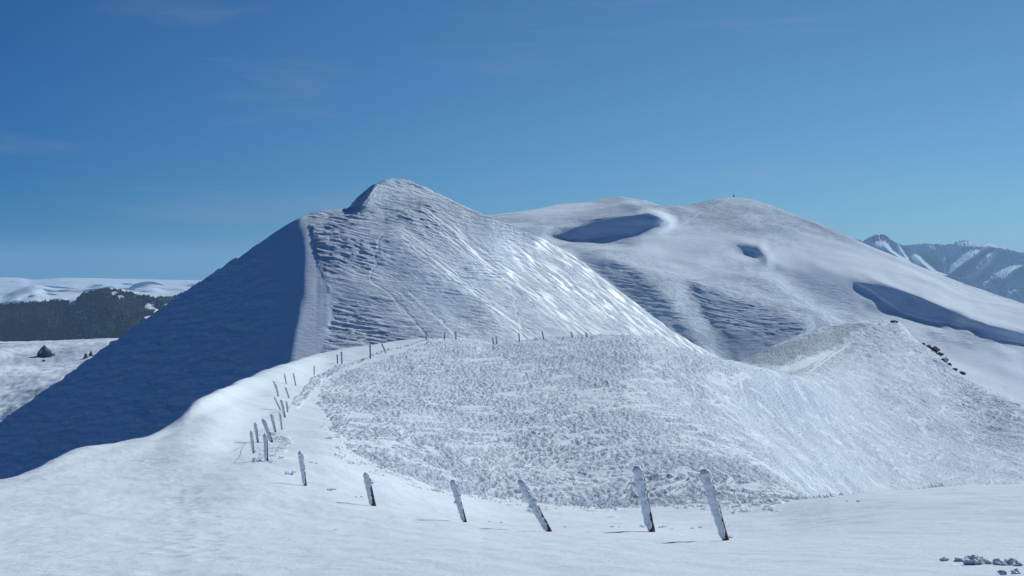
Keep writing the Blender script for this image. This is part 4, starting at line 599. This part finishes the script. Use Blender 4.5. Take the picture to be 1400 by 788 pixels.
HILL1, hc1, hn1 = hill('hill', [(-500, 425), (-100, 418), (0, 417), (50, 413), (90, 411), (102, 411), (110, 404), (125, 399), (145, 394), (160, 396), (185, 402), (208, 407), (228, 417), (260, 424), (420, 428)], 3600, 500, 3380, M_hill, 140, 0.03, 300, 0.75, 140, patch=snowpatch)
HILL2, hc2, hn2 = hill('hill', [(150, 412), (205, 409), (235, 406), (260, 404), (420, 402)], 4800, 450, 4500, M_hill, 145, 0.05, 400)
hill('hill', [(-700, 396), (-100, 402), (0, 404), (25, 396), (48, 390), (75, 394), (110, 395), (140, 393), (200, 400), (420, 408)], 7000, 450, 5600, M_plateau, 150, 0.05, 700)
hill('hill', [(-900, 392), (0, 394), (60, 391), (130, 396), (175, 394), (185, 388), (205, 385), (230, 391), (420, 396)], 8600, 440, 7000, M_plateau, 160, 0.05, 900)
hill('hill', [(-1200, 380), (0, 379.5), (25, 380), (45, 382.5), (90, 380), (150, 381), (200, 382), (260, 383), (330, 382), (500, 384)], 12500, 430, 8800, M_plateau, 170, 0.05, 1500)

# valley floor to the horizon
ang = np.linspace(0, 2 * math.pi, 97)
rad = np.array([0.0, 400, 1200, 3000, 6000, 10000, 14000])
GP = np.stack([np.stack([r * np.cos(ang), r * np.sin(ang), np.full_like(ang, -330.0)], -1) for r in rad])
grid_mesh('valley', GP[:, ::-1], M_ground)

# woods on the hills: one mass of leafless trees
def forest(P, cols, nrow, n, keep, seed, hmin, hmax):
    rng = np.random.default_rng(seed)
    r = rng.random(n) * (nrow - 2); c = rng.random(n) * (P.shape[1] - 2)
    r0 = r.astype(int); c0 = c.astype(int); fr = (r - r0)[:, None]; fc = (c - c0)[:, None]
    p = (P[r0, c0] * (1 - fr) + P[r0 + 1, c0] * fr) * (1 - fc) + (P[r0, c0 + 1] * (1 - fr) + P[r0 + 1, c0 + 1] * fr) * fc
    ok = keep(cols[c0], r / (nrow - 1), p)
    p = p[ok]; m = len(p)
    h = rng.uniform(hmin, hmax, m); w = h * rng.uniform(0.3, 0.5, m)
    a = rng.random(m) * 6.28
    V = []; 
    k = 5
    for i in range(k):
        aa = a + i * 2 * math.pi / k
        rr = w * rng.uniform(0.7, 1.3, m)
        V.append(np.stack([p[:, 0] + rr * np.cos(aa), p[:, 1] + rr * np.sin(aa), p[:, 2] + h * rng.uniform(0.25, 0.55, m)], -1))
    V.append(np.stack([p[:, 0], p[:, 1], p[:, 2] + h], -1))
    V.append(p - np.array([0, 0, 1.0]))
    V = np.stack(V, 1).reshape(-1, 3)
    T = []
    for i in range(k):
        T.append([i, (i + 1) % k, k]); T.append([(i + 1) % k, i, k + 1])
    T = (np.arange(m)[:, None, None] * (k + 2) + np.array(T)[None]).reshape(-1, 3)
    return V, T
def keep1(c, t, p):
    return RNG.random(len(c)) > snowpatch(c, t, p) * 1.05
V1, T1 = forest(HILL1, hc1, hn1, 42000, keep1, 5, 4, 8)
V2, T2 = forest(HILL2, hc2, hn2, 9000, lambda c, t, p: np.ones(len(c), bool), 6, 6, 12)
fo = tri_mesh('forest', np.concatenate([V1, V2]), np.concatenate([T1, T2 + len(V1)]), M_tree)
fo['kind'] = 'stuff'; fo['label'] = 'dark leafless woods covering the low hills beyond the valley on the left'; fo['category'] = 'forest'

# ================================================================== FROSTED GRASS on the knoll (one mass)
def tufts(n, lo, hi):
    nr = SA.P.shape[0]
    pxs = RNG.uniform(330, 1420, n); pys = RNG.uniform(440, 698, n)
    ci = np.clip(np.searchsorted(SA.cols, pxs), 1, len(SA.cols) - 1)
    out = []
    colcache = {}
    tmin = np.searchsorted(SA.t[:, 0], 2.6); tmax = np.searchsorted(SA.t[:, 0], 8.2)
    for c in np.unique(ci):
        sel = np.where(ci == c)[0]
        s = SA.scr[tmin:tmax, c]
        run = np.minimum.accumulate(np.concatenate([[min(1e9, SA.scr[:tmin, c].min())], s]))[:-1]
        vis = s < run
        rr = rA[tmin:tmax, c]
        v = np.where(vis & (rr > 0.25))[0]
        if len(v) < 3: continue
        # take the visible row nearest to each wanted image row
        sv = s[v]; order = np.argsort(sv)
        k = order[np.clip(np.searchsorted(sv[order], pys[sel]), 0, len(v) - 1)]
        okk = np.abs(sv[k] - pys[sel]) < 1.6
        ii = v[k][okk] + tmin
        out.append(np.stack([ii, np.full(len(ii), c)], -1))
    ij = np.concatenate(out)
    P = SA.P[ij[:, 0], ij[:, 1]].copy(); r = rA[ij[:, 0], ij[:, 1]]
    keep = RNG.random(len(P)) < sstep(0.2, 0.8, r)
    return P[keep]
TP = tufts(110000, 0, 0)
d = TP[:, 1]
m = len(TP)
TP[:, 0] += RNG.uniform(-.04, .04, m); TP[:, 1] += RNG.uniform(-.3, .3, m)
hgt = RNG.uniform(0.02, 0.075, m) * (0.7 + d / 260) 
K = 5
Vs = []; 
for i in range(K):
    a = RNG.random(m) * 6.28
    w = hgt * RNG.uniform(0.25, 0.5, m)
    base = TP + np.stack([np.cos(a) * w * 0.5, np.sin(a) * w * 0.5, -0.04 + 0 * a], -1)
    sd_ = np.stack([-np.sin(a) * w * 0.6, np.cos(a) * w * 0.6, 0 * a], -1)
    tip = TP + np.stack([np.cos(a) * w * 0.8 - hgt * 1.1, np.sin(a) * w * 0.8, hgt * RNG.uniform(0.6, 1.0, m)], -1)
    Vs += [base - sd_, base + sd_, tip]
Vt = np.stack(Vs, 1).reshape(-1, 3)
Tt = np.arange(len(Vt)).reshape(-1, 3)
g = tri_mesh('frosted_grass', Vt, Tt, M_tuft)
g['kind'] = 'stuff'; g['label'] = 'rime covered grass tufts poking through the snow on the knoll'; g['category'] = 'grass'

# ================================================================== FENCE POSTS
def empty(name, loc, label, cat, group=None):
    o = bpy.data.objects.new(name, None); COL.objects.link(o)
    o.location = loc; o['label'] = label; o['category'] = cat
    if group: o['group'] = group
    o.empty_display_size = 0.2
    return o

def tube(path, radii, seg, seed, rough, freq=14.0, cap=True):
    """lumpy closed tube along path; returns vertices and quads/tris as quads"""
    path = np.array(path, float); n = len(path)
    ax = path[-1] - path[0]; ax /= np.linalg.norm(ax)
    e1 = np.cross(ax, [0, 1, 0] if abs(ax[1]) < 0.8 else [0, 0, 1]); e1 /= np.linalg.norm(e1); e2 = np.cross(ax, e1)
    V = []
    for i in range(n):
        a = np.linspace(0, 2 * math.pi, seg, endpoint=False)
        rr = radii[i] * (1 + rough * (0.6 * fbm(np.cos(a) * 1.2 + seed * 7.1, np.full(seg, i * freq / n + seed), 4, int(seed) % 97, 0.65) + 0.6 * fbm(np.sin(a) * 1.2 + seed * 3.3, np.full(seg, i * freq / n + 40 + seed), 4, int(seed) % 89, 0.65)))
        V.append(path[i] + np.outer(np.cos(a) * rr, e1) + np.outer(np.sin(a) * rr, e2))
    V = np.concatenate(V)
    Q = []
    for i in range(n - 1):
        for j in range(seg):
            k = (j + 1) % seg
            Q.append((i * seg + j, i * seg + k, (i + 1) * seg + k, (i + 1) * seg + j))
    V = np.concatenate([V, [path[0], path[-1]]])
    b, t_ = len(V) - 2, len(V) - 1
    for j in range(seg):
        k = (j + 1) % seg
        Q.append((b, k, j, j)); Q.append((t_, (n - 1) * seg + j, (n - 1) * seg + k, (n - 1) * seg + k))
    return V, Q

def mesh_obj(name, V, Q, mat, parent=None, smooth=True):
    me = bpy.data.meshes.new(name)
    me.from_pydata([tuple(v) for v in V], [], [tuple(dict.fromkeys(q)) for q in Q])
    me.update(); me.materials.append(mat)
    me.polygons.foreach_set('use_smooth', np.full(len(me.polygons), smooth))
    o = bpy.data.objects.new(name, me); COL.objects.link(o)
    if parent: o.parent = parent
    return o

pcount = 0
def post(bx, by, tx, ty, wpx, label, group, detail=2, stubs=(), brace=None, ice=1.0):
    """a leaning wooden stake (base and top as seen) with rime frozen to its windward side"""
    global pcount
    pcount += 1; sd = pcount * 3.7
    B = SA.hit(bx, by); dd = B[1]
    T = unproject(tx, ty, dd)
    root = empty('fence_post', B, label, 'fence post', group)
    ax = T - B; h = np.linalg.norm(ax)
    r = wpx / F * dd / 2 * 0.79
    n = 26 if detail == 2 else 8; seg = 14 if detail == 2 else 7
    ts = np.linspace(-0.22, 0.92 if ice == 1 else 0.99, n)
    rng = np.random.default_rng(int(sd * 10))
    wood_r = r * (0.62 if ice == 1 else 0.85) * (1 - 0.08 * np.clip(ts, 0, 1))
    off = np.array([r * 0.40, 0.0, 0])
    V, Q = tube(ts[:, None] * ax + off, wood_r, max(6, seg - 6), sd, 0.12)
    mesh_obj('stake', V, Q, M_wood, root, smooth=False)
    n2 = 46 if detail == 2 else 12
    t2 = np.linspace(0.02, 1.0, n2)
    prof = 0.60 + 0.45 * t2 ** 0.8
    prof *= np.where(t2 > 0.93, np.sqrt(np.clip((1.02 - t2) / 0.09, 0.05, 1)), 1)
    prof *= sstep(-0.02, 0.10, t2) * 0.75 + 0.25
    rr = r * prof * ice
    offx = np.stack([-r * (0.02 + 0.16 * t2), -r * (0.22 + 0.1 * t2), 0 * t2], -1)
    V, Q = tube(t2[:, None] * ax + offx, rr, seg + 6 if detail == 2 else seg, sd + 1, 0.34 if detail == 2 else 0.25, freq=16)
    mesh_obj('rime_coat', V, Q, M_rime, root)
    for f, side in stubs:
        s0 = f * ax + np.array([side * r * 0.5, -r * 0.4, 0])
        s1 = s0 + np.array([side * r * 1.5, -r * 0.3, r * 0.5])
        pts = np.linspace(0, 1, 6)[:, None] * (s1 - s0) + s0
        V, Q = tube(pts, r * np.array([0.55, 0.6, 0.5, 0.55, 0.42, 0.15]), 9, sd + f, 0.4)
        mesh_obj('rime_knob', V, Q, M_rime, root)
    if brace:
        b0 = SA.hit(brace[0], brace[1]) - B; b0[1] = 0.03
        b1 = unproject(brace[2], brace[3], dd) - B; b1[1] = 0.03
        a2 = b1 - b0
        V, Q = tube(np.linspace(-0.15, 1, 10)[:, None] * a2 + b0, np.full(10, r * 0.55), 8, sd + 2, 0.15)
        mesh_obj('brace', V, Q, M_wood, root, smooth=False)
    return root

GN = 'leaning posts in the foreground snow'
post(990, 739, 963, 641, 17, 'tall rime coated stake, rightmost of the foreground posts, knob of ice on its right side', GN, 2, [(0.63, 1), (0.60, -0.6)])
post(889, 727, 871, 637, 17, 'thick rime coated stake with bare brown wood at its foot, second post from the right', GN, 2)
post(749, 727, 711, 656, 14, 'rime coated stake leaning hardest to the left, two ice knobs halfway up', GN, 2, [(0.58, 0.7), (0.46, -0.8)])
post(634, 714, 619, 656, 10.5, 'slim rime coated stake between the forked post and the hard leaning one', GN, 2, [(0.45, -0.8), (0.62, 0.7)])
post(508, 691.5, 500, 646, 9, 'forked looking post: rime coated stake with a dark brace behind its foot', GN, 2, [(0.74, 1.0), (0.66, 1.2)], brace=(515, 691.5, 504, 655))
post(417, 664, 411, 617, 8, 'dark stake with a frosted left edge standing alone right of the fence cluster', GN, 2)
GC = 'posts crowded along the ridge fence'
CL = [(346, 620, 343.5, 589, 5, 'leftmost post of the fence cluster, thin and dark at its foot'),
      (351.7, 605, 349, 577.7, 5, 'short frosted post just behind the leftmost post of the cluster'),
      (364, 630, 363, 593, 7, 'nearest post of the cluster, thick and coated white nearly to the snow'),
      (371, 605, 359.6, 572.5, 6.5, 'strongly leaning post with a broad rime cap in the middle of the cluster'),
      (376, 591, 371, 566, 5, 'leaning frosted post with a black foot right behind the broad capped one'),
      (385, 587.5, 382.5, 564, 3.5, 'thin dark post at the right edge of the cluster, wire at its top'),
      (389, 571, 384.6, 546.6, 4.5, 'tall frosted post of the upper fence group, its foot lowest in that group'),
      (392.8, 563.7, 391.6, 548, 3, 'short thin dark post beside the tall one of the upper fence group'),
      (382.8, 561, 375, 543, 3, 'slanting thin post on the left of the upper fence group'),
      (394.6, 544.5, 390, 529, 3, 'slanting post at the foot of the grassy strip'),
      (379.4, 542, 377, 525, 3.2, 'upright frosted post, front one of a close pair on the ridge'),
      (376.4, 532, 374, 520.7, 2.6, 'small post, rear one of a close pair on the ridge'),
      (390.7, 525, 388.8, 511, 2.4, 'faint frosted post standing on open snow left of the grassy strip'),
      (403.5, 527.4, 401, 510, 2.6, 'thin upright post just left of the grassy strip'),
      (428.8, 513, 430, 500, 2.4, 'lone thin post leaning slightly right in the grassy strip')]
CPOS = []
for b in CL:
    o = post(*b[:5], b[5], GC, 1); CPOS.append(o)
GS = 'posts along the snowy saddle'
for b in [(461, 497, 460.7, 485, 2.2, 'shorter one of the pair of posts on the saddle edge'),
          (466.8, 497.5, 466.5, 481, 2.4, 'taller one of the pair of posts on the saddle edge'),
          (506, 491, 505.5, 470.5, 2.4, 'upright post on the saddle against the dark rippled slope'),
          (526.5, 482.8, 521.7, 470, 2.2, 'left leaning post on the saddle right of the upright one')]:
    post(*b[:4], b[4] * 1.1, b[5], GS, 1, ice=0.75)
GK = 'tiny posts on the skyline of the knoll'
SK = [(581.5, 465, 582.3, 453, 'leftmost post on the skyline of the knoll'), (606.7, 464.5, 608, 454.6, 'second skyline post from the left, leaning right'),
      (622.4, 464, 622.6, 453, 'third skyline post from the left, upright on the knoll top'), (673.6, 471, 673, 461.5, 'left one of the close pair of skyline posts in the dip'),
      (679, 470.5, 678, 460, 'right one of the close pair of skyline posts in the dip'), (710, 467, 709, 456, 'skyline post just right of the pair in the dip'),
      (742.8, 463.5, 741, 453, 'third skyline post from the right, leaning left'), (782, 462, 781, 454, 'second skyline post from the right'),
      (801.5, 461.3, 801, 455.5, 'rightmost and shortest post on the skyline of the knoll')]
for b in SK: post(b[0], b[1], b[2], b[3], 2.4, b[4], GK, 1, ice=0.85)

# frosted wires still hanging in the cluster
def wire(a, b, label):
    pa = unproject(*a); pb = unproject(*b)
    t_ = np.linspace(0, 1, 9)[:, None]
    pts = pa + t_ * (pb - pa); pts[:, 2] -= 0.05 * (4 * t_[:, 0] * (1 - t_[:, 0]))
    V, Q = tube(pts - pa, np.full(9, 0.006), 6, 5.0, 0.4)
    o = mesh_obj('fence_wire', V, Q, M_wire); o.location = pa
    o['label'] = label; o['category'] = 'wire'; o['group'] = 'frosted wires of the ridge fence'
dz = lambda i: CPOS[i].location[1]
wire((343.8, 590.5, dz(0)), (349.5, 591, dz(1)), 'frosted wire between the leftmost post and the short one behind it')
wire((350.5, 592, dz(1)), (362.5, 594, dz(2)), 'frosted wire reaching the nearest thick white post of the cluster')
wire((371.5, 567, dz(4)), (382.5, 566, dz(5)), 'frosted wire between the two tops at the right edge of the cluster')
wire((385, 548.5, dz(6)), (391.5, 549, dz(7)), 'frosted wire between the tall and the short post of the upper group')

# ================================================================== ROCKS
from mathutils import noise as mnoise, Vector
def rock(name, px_, py_, sheet, sx, sy, sz, seed, mat, label, cat, group=None, sub=3, sharp=0.5, sink=0.3, at=None, peak=0.0):
    import bmesh
    P = np.array(at) if at is not None else sheet.hit(px_, py_)
    bm = bmesh.new()
    bmesh.ops.create_icosphere(bm, subdivisions=sub, radius=1.0)
    for v in bm.verts:
        c = v.co.copy()
        n1 = mnoise.noise(c * 1.3 + Vector((seed * 5.1, seed, 2))); n2 = mnoise.noise(c * 3.1 + Vector((seed, 3.3 * seed, 7))); n3 = mnoise.noise(c * 6.5 + Vector((seed * 2, 9, seed)))
        f = 1 + sharp * n1 + 0.45 * sharp * n2 + 0.22 * sharp * n3
        q = 1 - peak * max(0.0, 0.5 + 0.5 * c.z)
        v.co = Vector((c.x * f * sx * q - peak * sx * 0.1 * (1 + c.z), c.y * f * sy, c.z * f * sz + sz * (1 - 2 * sink) * 0.8))
    me = bpy.data.meshes.new(name); bm.to_mesh(me); bm.free()
    me.materials.append(mat)
    o = bpy.data.objects.new(name, me); COL.objects.link(o); o.location = P
    o['label'] = label; o['category'] = cat
    if group: o['group'] = group
    return o
rock('rock_outcrop', 64, 487, E1, 9.2, 5, 5.0, 3.0, M_rock, 'dark pyramid shaped rock outcrop on the snowy slope in the lower left valley', 'rock', sub=2, sharp=0.5, peak=0.8)
rock('boulder', 117, 490, E1, 1.4, 1.4, 2.2, 4.0, M_rock, 'left one of two dark boulders at the edge of the shaded mountain face', 'boulder', 'boulders in the left valley')
rock('boulder', 124, 487, E1, 1.2, 1.3, 2.0, 6.0, M_rock, 'right one of two dark boulders at the edge of the shaded mountain face', 'boulder', 'boulders in the left valley')
rock('boulder', 60, 494, E1, 1.0, 1.0, 0.8, 8.0, M_rock, 'small boulder just below the pyramid shaped outcrop', 'boulder', 'boulders in the left valley')
rock('rock_outcrop', 1222, 441, SA, 0.9, 1.0, 0.4, 12.0, M_rock, 'small dark rock on the top of the right hand grassy hump', 'rock')
for i, (a_, b_, w_, h_, lab) in enumerate([(1262, 470, .45, .3, 'highest small rock on the broken right edge of the grassy hump'), (1270, 474, .6, .5, 'rock just below the highest one on the broken right edge of the hump'),
        (1277, 478, .85, .75, 'biggest craggy rock on the broken right edge of the hump'), (1284, 486, .55, .5, 'rock directly under the biggest one on the broken edge of the hump'),
        (1291, 493, .6, .45, 'middle rock of the broken edge falling right of the hump'), (1298, 499, .4, .3, 'small rock below the middle of the broken edge of the hump'),
        (1305, 506, .45, .3, 'second lowest rock of the broken edge of the hump'), (1314, 511, .75, .35, 'lowest long dark rock of the broken edge of the hump')]):
    rock('rock_outcrop', a_, b_, SA, w_, w_ * 1.5, h_, 14.0 + i * 1.7, M_rock, lab, 'rock', 'rocks on the broken edge of the hump', sharp=0.8)

# lumps of broken, rimed snow crust in the lower right corner
GL = 'lumps of icy crust in the lower right corner'
for i, (a, b, s, lab) in enumerate([(1291, 767, 4.5, 'leftmost small chip of icy crust at the lower right'), (1313, 768, 6, 'small icy crust lump between the leftmost chip and the biggest lump'),
        (1330, 772, 11, 'biggest lump of icy crust at the lower right'), (1343, 771, 8, 'pointed lump leaning on the biggest icy lump'),
        (1366, 773, 8, 'left half of the long icy lump near the right edge'), (1379, 773, 8, 'right half of the long icy lump near the right edge'),
        (1393, 774, 5.5, 'round icy lump at the right edge of the picture'), (1371, 786, 5, 'low icy chip at the bottom edge right of centre'), (1388, 785, 6, 'icy lump in the bottom right corner')]):
    P = SA.hit(a, b); s = s / F * P[1]
    rock('snow_clump', a, b, SA, s * 1.1, s, s * 0.75, 30 + i * 2.3, M_rime, lab, 'snow clump', GL, sub=3, sharp=0.8, at=P)

# single frosted tufts in the smooth snow
def tuft_thing(px_, py_, wpx, seed, label, group):
    P = SA.hit(px_, py_); r = wpx / F * P[1] / 2
    rng = np.random.default_rng(seed)
    V = []; T = []
    for i in range(26):
        a = rng.random() * 6.28; rr = r * math.sqrt(rng.random()) * 0.8
        bx_ = np.array([math.cos(a) * rr, math.sin(a) * rr, -0.02]); w = r * rng.uniform(0.12, 0.25)
        b2 = rng.random() * 6.28
        s_ = np.array([math.cos(b2) * w, math.sin(b2) * w, 0])
        tip = bx_ + np.array([math.cos(a) * r * 0.5, math.sin(a) * r * 0.5, r * rng.uniform(0.5, 1.0) + 0.02])
        k = len(V); V += [bx_ - s_, bx_ + s_, tip]; T.append((k, k + 1, k + 2))
    o = mesh_obj('grass_tuft', V, T, M_tuft, smooth=False); o.location = P
    o['label'] = label; o['category'] = 'grass tuft'; o['group'] = group
GT1, GT2 = 'tufts around the foreground posts', 'tufts between the fence and the lone dark stake'
for i, (a, b, w_) in enumerate([(878, 721, 7), (876, 719, 4), (903, 722, 7), (908, 721, 6), (919, 724, 4), (837, 721, 6), (846, 721, 3), (772, 721, 4), (669, 714, 4), (685, 715, 4), (946, 723, 5), (957, 722, 6), (997, 736, 9), (995, 721, 3), (944, 692, 5), (957, 693, 8), (985, 697, 4), (1005, 697, 3), (846, 690, 6), (825, 689, 5), (1174, 686, 6), (1157, 686, 4)]):
    tuft_thing(a, b, w_, 300 + i, 'tiny frosted grass tuft poking out of the smooth snow near the foreground posts', GT1)
for i, (a, b, w_) in enumerate([(396, 649, 12), (402, 646, 6), (452, 671, 9), (458, 670, 6), (486, 680, 4), (494, 680, 4), (425, 633, 5), (431, 634, 4), (459, 725, 4)]):
    tuft_thing(a, b, w_, 400 + i, 'small frosted grass tuft in smooth snow near the lone dark stake', GT2)

# survey mark on the far rounded summit
c_ = int(np.searchsorted(SC.cols, 1003)); r_ = int(np.argmin(SC.scr[:, c_][SC.t[:, c_] < 15.2]))
s_ = SC.P[r_, c_]
V, Q = tube(np.array([[0, 0, -0.3], [0, 0, 0.5], [0, 0, 1.2], [0, 0, 1.9]]), np.array([0.75, 0.6, 0.4, 0.3]), 8, 3.0, 0.25)
o = mesh_obj('summit_cairn', V, Q, M_rock); o.location = s_
o['label'] = 'tiny dark cairn on the far rounded summit'; o['category'] = 'cairn'

# ================================================================== AIR
def haze_box():
    x0, x1, y0, y1, z0, z1 = -15000, 15000, -14500, 15500, -332, 215
    V = [(x, y, z) for z in (z0, z1) for y in (y0, y1) for x in (x0, x1)]
    Q = [(0, 2, 3, 1), (4, 5, 7, 6), (0, 1, 5, 4), (2, 6, 7, 3), (0, 4, 6, 2), (1, 3, 7, 5)]
    m = bpy.data.materials.new('air'); m.use_nodes = True
    nt = m.node_tree; nt.nodes.clear()
    out = nt.nodes.new('ShaderNodeOutputMaterial'); v = nt.nodes.new('ShaderNodeVolumePrincipled')
    v.inputs['Color'].default_value = (0.36, 0.62, 0.92, 1)
    v.inputs['Density'].default_value = HAZE
    v.inputs['Anisotropy'].default_value = 0.2
    nt.links.new(v.outputs['Volume'], out.inputs['Volume'])
    o = mesh_obj('haze', V, Q, m, smooth=False)
    o['kind'] = 'stuff'; o['label'] = 'thin blue haze in the air over the far mountains'; o['category'] = 'haze'
HAZE = 5.5e-5
haze_box()

# ================================================================== SUN AND SKY
SUN_AZ, SUN_EL = 37.0, 31.0                # degrees right of the viewing direction, above the horizon
a, e = math.radians(SUN_AZ), math.radians(SUN_EL)
sd = Vector((math.sin(a) * math.cos(e), math.cos(a) * math.cos(e), math.sin(e)))
sl = bpy.data.lights.new('sun', 'SUN'); sl.energy = 4.1; sl.angle = math.radians(0.53); sl.color = (1.0, 0.985, 0.96)
so = bpy.data.objects.new('sun', sl); COL.objects.link(so)
so.rotation_euler = (-sd).to_track_quat('-Z', 'Y').to_euler()
so.location = (200, 100, 300)

wd = bpy.data.worlds.new('World'); scene.world = wd; wd.use_nodes = True
nt = wd.node_tree; nt.nodes.clear()
out = nt.nodes.new('ShaderNodeOutputWorld'); bg = nt.nodes.new('ShaderNodeBackground')
sky = nt.nodes.new('ShaderNodeTexSky'); sky.sky_type = 'NISHITA'; sky.sun_disc = False
sky.sun_elevation = e; sky.sun_rotation = a
sky.altitude = 3000; sky.air_density = 1.0; sky.dust_density = 0.0; sky.ozone_density = 6.0
bg.inputs['Strength'].default_value = 0.0625
# faint streaks of cirrus
tc = nt.nodes.new('ShaderNodeTexCoord')
mp = nt.nodes.new('ShaderNodeMapping'); mp.inputs['Scale'].default_value = (2.0, 2.0, 17.0); mp.inputs['Rotation'].default_value = (0, 0.07, 0)
mp.inputs['Location'].default_value = (0.35, 0, 0.2)
nt.links.new(tc.outputs['Generated'], mp.inputs['Vector'])
n1 = noise(nt, mp.outputs['Vector'], 1.6, 6, 0.6, 0.4)
c1 = ramp(nt, n1, [(0.56, (0, 0, 0)), (0.84, (1, 1, 1))])
cf = mathn(nt, 'MULTIPLY', c1, 0.30)
cm = mix(nt, cf, (0, 0, 0), (5.5, 6.2, 7.0))
# the sky whitens and brightens towards the sun
vm = nt.nodes.new('ShaderNodeVectorMath'); vm.operation = 'DOT_PRODUCT'
nt.links.new(tc.outputs['Generated'], vm.inputs[0]); vm.inputs[1].default_value = tuple(sd)
au = ramp(nt, vm.outputs['Value'], [(0.0, (0.20, 0.58, 0.96)), (0.5, (0.145, 0.495, 0.80)), (0.9, (0.74, 0.98, 0.985)), (1.0, (0.92, 1, 1))])
skym = mix(nt, 1.0, (1, 1, 1), (1, 1, 1)); skym.node.blend_type = 'MULTIPLY'
nt.links.new(sky.outputs['Color'], skym.node.inputs[6]); nt.links.new(au, skym.node.inputs[7])
nt.links.new(skym, cm.node.inputs[6])
nt.links.new(cm, bg.inputs['Color'])
nt.links.new(bg.outputs['Background'], out.inputs['Surface'])

# ================================================================== CAMERA
cam = bpy.data.cameras.new('camera'); co = bpy.data.objects.new('camera', cam); COL.objects.link(co)
cam.sensor_fit = 'HORIZONTAL'; cam.sensor_width = 36.0; cam.lens = 36.0 * F / W
co.location = (0, 0, 0); co.rotation_euler = (math.radians(90) - PHI, 0, 0)
cam.clip_start = 0.1; cam.clip_end = 60000
scene.camera = co

vs = scene.view_settings
vs.view_transform = 'Standard'; vs.look = 'None'; vs.exposure = 0.0; vs.gamma = 1.0; vs.use_curve_mapping = False
scene.cycles.use_denoising = True
scene.cycles.max_bounces = 6; scene.cycles.diffuse_bounces = 2; scene.cycles.volume_bounces = 1
